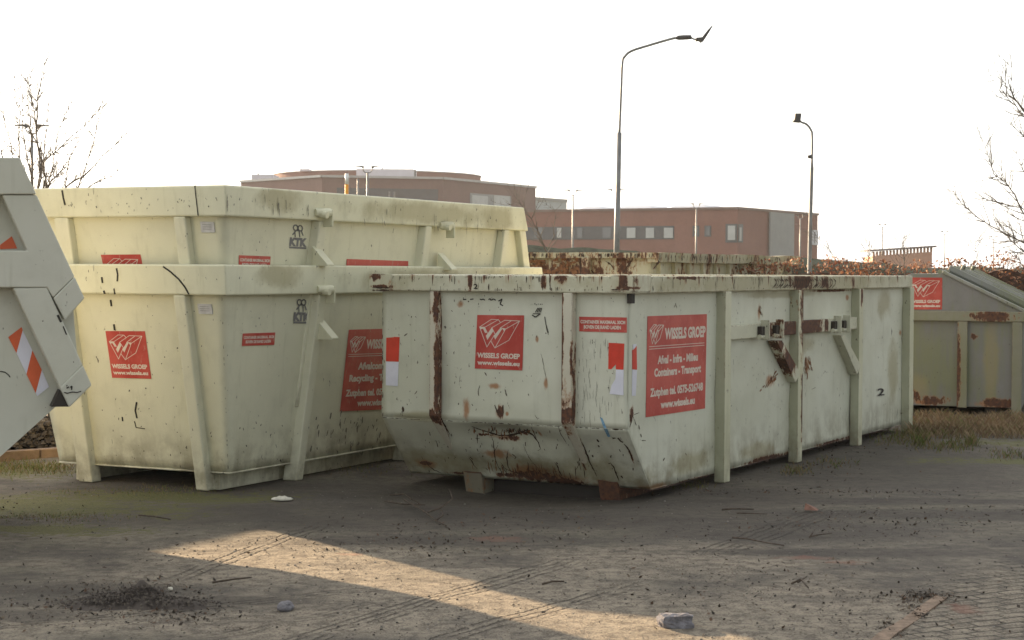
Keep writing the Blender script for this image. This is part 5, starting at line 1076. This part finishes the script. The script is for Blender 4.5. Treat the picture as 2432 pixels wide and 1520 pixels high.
D = 60; q = at_d(823, 640, D); K = thing('marker_pole', Matrix.Translation((q.x, D, 0)), 'orange pole with a white top rising behind the upper cream skip', 'pole'); O = Vector((q.x, D, 0)); z1, z2 = (at_d(823, 438, D) - O).z, (at_d(823, 412, D) - O).z
b = MB(); b.tube([(0, 0, -.02), (0, 0, z1)], .062, 12); b.build('shaft', plain('orange_paint', (.75, .30, .02), .4, .08), K)
b = MB(); b.tube([(0, 0, z1 + .001), (0, 0, z2)], .062, 12); b.build('top', plain('white_paint', (.75, .76, .78), .4, .05), K)
D = 88; q = at_d(849, 640, D); K = thing('flag_pole', Matrix.Translation((q.x, D, 0)), 'plain thin grey pole just left of the twin lamp on the large building', 'pole'); b = MB(); b.tube([(0, 0, -.02), (0, 0, (at_d(849, 425, D)).z)], [.05, .04], 8); b.build('pole', STEEL, K)

# ================================================================== buildings
def brick(name, c1, c2):
    g = G(name); n = g.noise(g.P, .25, 4); f = g.noise(g.P, 3, 4); c = g.mix(g.ss(n, .3, .7), c1, c2); c = g.mix(g.math('MULTIPLY', g.ss(f, .4, .7), .25), c, tuple(v * .75 for v in c1)); return g.out(c, .9)
BR1 = brick('brick_dull', (.150, .085, .075), (.175, .10, .09)); BR2 = brick('brick_orange', (.195, .085, .065), (.225, .10, .078))
GLS = G('window_glass').out((.10, .12, .14), .12, 0, None, spec=.6); GLD = plain('window_band', (.055, .065, .078), .35, .1, 1); CAP = plain('roof_edge', (.42, .42, .43), .6, .08, 1); WBX = plain('plant_box', (.62, .64, .70), .5, .05, 1); GPN = plain('grey_cladding', (.22, .235, .24), .55, .06, .8); BLI = plain('window_blind', (.42, .44, .44), .6, .08, 1)
# --- large building with the round upper storey
KA = thing('office_building', Matrix.Translation((0, 240, 0)), 'large dull brick building with a round upper storey and white roof boxes', 'building'); OA = Vector((0, 240, 0))
def PA(px, py, D): return at_d(px, py, D) - OA
ft = [PA(572, 433.5, 256), PA(765, 421, 240), PA(1052, 426, 243.5), PA(1272, 447, 268.5)]; zA = ft[1].z
back = [Vector((ft[3].x - 8, 80, 0)), Vector((ft[0].x + 4, 80, 0))]
b = MB(); b.prism([(p.x, p.y, 0) for p in ft + back], (0, 0, zA)); b.build('wall', BR1, KA)
b = MB(); pts = ft + back
for a, c in zip(ft[:-1], ft[1:]): b.bar((a.x, a.y - .1, zA + .15), (c.x, c.y - .1, zA + .15), .5, .30)
b.build('roof_edge', CAP, KA)
b = MB(); cx, cy = PA(897, 410, 283).x, 283 - 240; zt_ = PA(897, 403, 265).z; seg = 72
for k in range(seg):
    a0, a1 = 6.2832 * k / seg, 6.2832 * (k + 1) / seg; b.quad((cx + 16.3 * math.cos(a0), cy + 16.3 * math.sin(a0), zA - .5), (cx + 16.3 * math.cos(a1), cy + 16.3 * math.sin(a1), zA - .5), (cx + 16.3 * math.cos(a1), cy + 16.3 * math.sin(a1), zt_), (cx + 16.3 * math.cos(a0), cy + 16.3 * math.sin(a0), zt_))
n = len(b.v); b.v += [(cx + 16.3 * math.cos(6.2832 * k / seg), cy + 16.3 * math.sin(6.2832 * k / seg), zt_) for k in range(seg)]; b.f.append(tuple(range(n, n + seg))); b.sm.append(False)
b.build('round_storey', brick('brick_round', (.19, .095, .078), (.22, .115, .095)), KA)
b = MB(); b.tube([(cx + 16.35 * math.cos(6.2832 * k / seg), cy + 16.35 * math.sin(6.2832 * k / seg), zt_) for k in range(seg + 1)], .10, 5); b.build('roof_edge', CAP, KA)
def wbox(px0, px1, py0, py1, D, dep, nm, mat, K_, O_):
    A, B = at_d(px0, py0, D) - O_, at_d(px1, py1, D) - O_; b = MB(); b.box(min(A.x, B.x), max(A.x, B.x), A.y, A.y + dep, min(A.z, B.z), max(A.z, B.z)); return b.build(nm, mat, K_)
wbox(597, 650, 414, 440, 257, 6, 'roof_box', WBX, KA, OA); wbox(846, 982, 401, 432, 248, 8, 'roof_box', WBX, KA, OA); wbox(984, 988, 403, 430, 249, .5, 'roof_pipe', STEEL, KA, OA); wbox(906, 909, 397, 401, 250, .3, 'roof_vent', STEEL, KA, OA); wbox(612, 615, 411, 414, 258, .3, 'roof_vent', STEEL, KA, OA); wbox(712, 735, 401, 406, 268, 3, 'roof_vent', WBX, KA, OA)
def on_wall(K_, O_, a, c, rects, nm, mat, proud=.06, thick=.1, frame_=None):
    """rects in pixels on the wall running from a to c"""
    d = Vector((c.x - a.x, c.y - a.y, 0)).normalized(); n = Vector((d.y, -d.x, 0)); base = Vector((a.x, a.y, 0)) + O_
    for (x0, y0, x1, y1) in rects:
        A, B = on_plane(x0, y0, base, n) - O_, on_plane(x1, y1, base, n) - O_; p0 = Vector((A.x, A.y, 0)) + n * proud; p1 = Vector((B.x, B.y, 0)) + n * proud
        zt, zb_ = max(A.z, B.z), min(A.z, B.z); b = MB(); b.prism([p0 + Vector((0, 0, zb_)), p1 + Vector((0, 0, zb_)), p1 + Vector((0, 0, zt)), p0 + Vector((0, 0, zt))], -n * (thick)); o = b.build(nm, mat, K_)
        if frame_:
            b = MB(); w = frame_[1]; Z = Vector((0, 0, 1)); q0, q1 = p0 + n * .03, p1 + n * .03
            for (u, v) in ((q0 + Z * zb_, q1 + Z * zb_), (q0 + Z * zt, q1 + Z * zt), (q0 + Z * zb_, q0 + Z * zt), (q1 + Z * zb_, q1 + Z * zt)): b.bar(u, v, w, w, n if abs((v - u).z) > .01 else (0, 0, 1))
            b.build('frame', frame_[0], o)
on_wall(KA, OA, ft[1], ft[2], [(800, 446, 1040, 520)], 'window_band', GLD, .06)
on_wall(KA, OA, ft[1], ft[2], [(922, 455, 926, 520), (934, 455, 938, 520)], 'mullion', STEEL, .2)
on_wall(KA, OA, ft[2], ft[3], [(1120, 463, 1157, 520), (1172, 463, 1209, 520)], 'window', BLI, .12); on_wall(KA, OA, ft[2], ft[3], [(1116, 458, 1213, 524)], 'window_surround', GPN, .05)
b = MB(); A, B = PA(895, 424, 243), PA(895, 446, 243)
for dx in (-.35, .35): b.tube([(A.x + dx, A.y - 1.0, A.z), (A.x + dx, A.y - 1.0, B.z)], .05, 5)
for i in range(4): z = B.z + (A.z - B.z) * (i + .5) / 4; b.tube([(A.x - .35, A.y - 1.0, z), (A.x + .35, A.y - 1.0, z)], .04, 5)
b.build('roof_ladder', STEEL, KA)
KC = thing('annex_building', Matrix.Translation((0, 290, 0)), 'pale grey box-shaped building beside the right corner of the large one', 'building'); OC = Vector((0, 290, 0))
A, B = at_d(1262, 471, 290) - OC, at_d(1346, 476, 300) - OC; b = MB(); b.prism([(A.x, 0, 0), (B.x, 10, 0), (B.x - 5, 25, 0), (A.x - 5, 20, 0)], (0, 0, A.z)); b.build('wall', plain('pale_cladding', (.36, .40, .42), .5, .05, .5), KC); b = MB(); b.bar((A.x, -.1, A.z), (B.x, 9.9, A.z), .3, .5); b.build('roof_edge', GPN, KC)
# --- long low brick building
cB = at_d(1752, 497, 183); MBd = frame(cB.x, cB.y, 31); zB = cB.z; KB = thing('brick_building', MBd, 'long low orange brick building with a dark window band, behind the tall street lamp', 'building'); LB = locf(MBd)
fe_ = lambda px, py: LB(px, py, (0, 0, 1), (-1, 0, 0)); fs_ = lambda px, py: LB(px, py, (0, 0, 1), (0, -1, 0))
yEnd = fe_(1100, 520).y; xEnd = fs_(1942, 520).x
b = MB(); b.box(0, xEnd, 0, yEnd, 0, zB); b.build('wall', BR2, KB)
b = MB(); b.box(-.15, .25, -.15, yEnd, zB, zB + .25); b.box(.251, xEnd + .1, -.15, .2, zB, zB + .25); b.build('roof_edge', plain('roof_edge_brown', (.16, .11, .10), .7, .1, 1), KB)
def rw(f, end, x0, y0, x1, y1, nm, mat, pr, K_=None, th=.05):
    A, B = f(x0, y0), f(x1, y1); zt, zb_ = max(A.z, B.z), min(A.z, B.z); b = MB()
    if end: b.box(-pr, -pr + th, min(A.y, B.y), max(A.y, B.y), zb_, zt)
    else: b.box(min(A.x, B.x), max(A.x, B.x), -pr, -pr + th, zb_, zt)
    return b.build(nm, mat, K_ or KB)
band = rw(fe_, True, 1180, 540, 1601, 568, 'window_band', GLD, .08)
for x0, x1 in ((1490, 1510), (1535, 1554), (1578, 1599), (1324, 1334), (1432, 1452), (1270, 1290), (1372, 1384)): rw(fe_, True, x0, 541, x1, 565, 'pane', BLI if x0 > 1480 or x0 == 1324 else GLS, .12, band)
for x0, x1 in ((1646, 1661), (1674, 1689)): o = rw(fe_, True, x0, 536, x1, 562, 'window', GLD, .08); rw(fe_, True, x0 + 5, 539, x1 - 2, 558, 'pane', GLS, .13, o)
o = rw(fe_, True, 1724, 532, 1751, 576, 'window', GLD, .08); rw(fe_, True, 1730, 536, 1747, 570, 'pane', BLI, .14, o)
o = rw(fs_, False, 1752, 532, 1763, 576, 'window', GLD, .08); rw(fs_, False, 1754, 540, 1758, 572, 'pane', BLI, .14, o)
rw(fs_, False, 1825, 503, 1883, 640, 'cladding_panel', GPN, .12); rw(fs_, False, 1823.5, 503, 1825, 640, 'downpipe', GLD, .2)
o = rw(fs_, False, 1928, 546, 1941, 582, 'window', WBX, .10); rw(fs_, False, 1931, 550, 1934, 578, 'pane', GLS, .15, o)
for x0, x1, yy in ((1350, 1421, 500), (1440, 1543, 497), (1565, 1673, 493)):
    A, B = fe_(x0, yy), fe_(x1, yy); b = MB(); y0_, y1_ = min(A.y, B.y), max(A.y, B.y); b.hexa([(1, y0_, zB), (7, y0_, zB), (7, y1_, zB), (1, y1_, zB), (2, y0_ + 1, zB + .6), (6, y0_ + 1, zB + .6), (6, y1_ - 1, zB + .6), (2, y1_ - 1, zB + .6)]); b.build('rooflight', WBX, KB)
# --- small brick shelter with a flat overhanging roof on short stubs
D = 120; KS = thing('brick_shelter', Matrix.Translation((0, D, 0)), 'small brick shelter with a flat roof on short stubs, above the brown hedge', 'building'); O = Vector((0, D, 0))
xa, xb = at_d(2073, 600, D).x, at_d(2214, 600, D).x; zt0, zt1 = at_d(2073, 597, D).z, at_d(2214, 586.5, D).z
b = MB(); b.prism([(xa, 0, 0), (xb, .0, 0), (xb, 0, zt1 - .33), (xa, 0, zt0 - .33)], (0, 3, 0)); b.build('wall', brick('brick_pale', (.50, .28, .21), (.58, .36, .27)), KS)
b = MB(); b.prism([(xa - .25, -.2, zt0 - .02), (xb + .25, -.2, zt1 - .02), (xb + .25, -.2, zt1 + .10), (xa - .25, -.2, zt0 + .10)], (0, 3.4, 0)); b.build('roof', plain('shelter_roof', (.16, .13, .13), .7), KS)
n = 17
for i in range(n + 1):
    t_ = i / n; x = xa + (xb - xa - .12) * t_; z = zt0 + (zt1 - zt0) * t_; b = MB(); b.box(x, x + .13, 0, .13, z - .329, z - .021); b.build('stub', brick('brick_stub', (.42, .22, .16), (.50, .29, .21)) if i == 0 else bpy.data.materials['brick_stub'], KS)
# low grey van roof and kiosk light patch seen between the buildings are part of the far traffic

# ------------------------------------------------------------------ thin backlit air
g = G('haze_air'); vol = g.nt.nodes.new('ShaderNodeVolumePrincipled'); vol.inputs['Color'].default_value = (.90, .93, .98, 1); vol.inputs['Density'].default_value = .00030; vol.inputs['Anisotropy'].default_value = .1
g.nt.nodes.remove(g.b); g.nt.links.new(vol.outputs[0], g.nt.nodes['Material Output'].inputs['Volume'])
b = MB(); b.box(-340, 340, -30, 420, -1.0, 22); tag(b.build('haze', g.m), 'thin bright haze over the yard and the buildings behind', None, None, 'stuff')
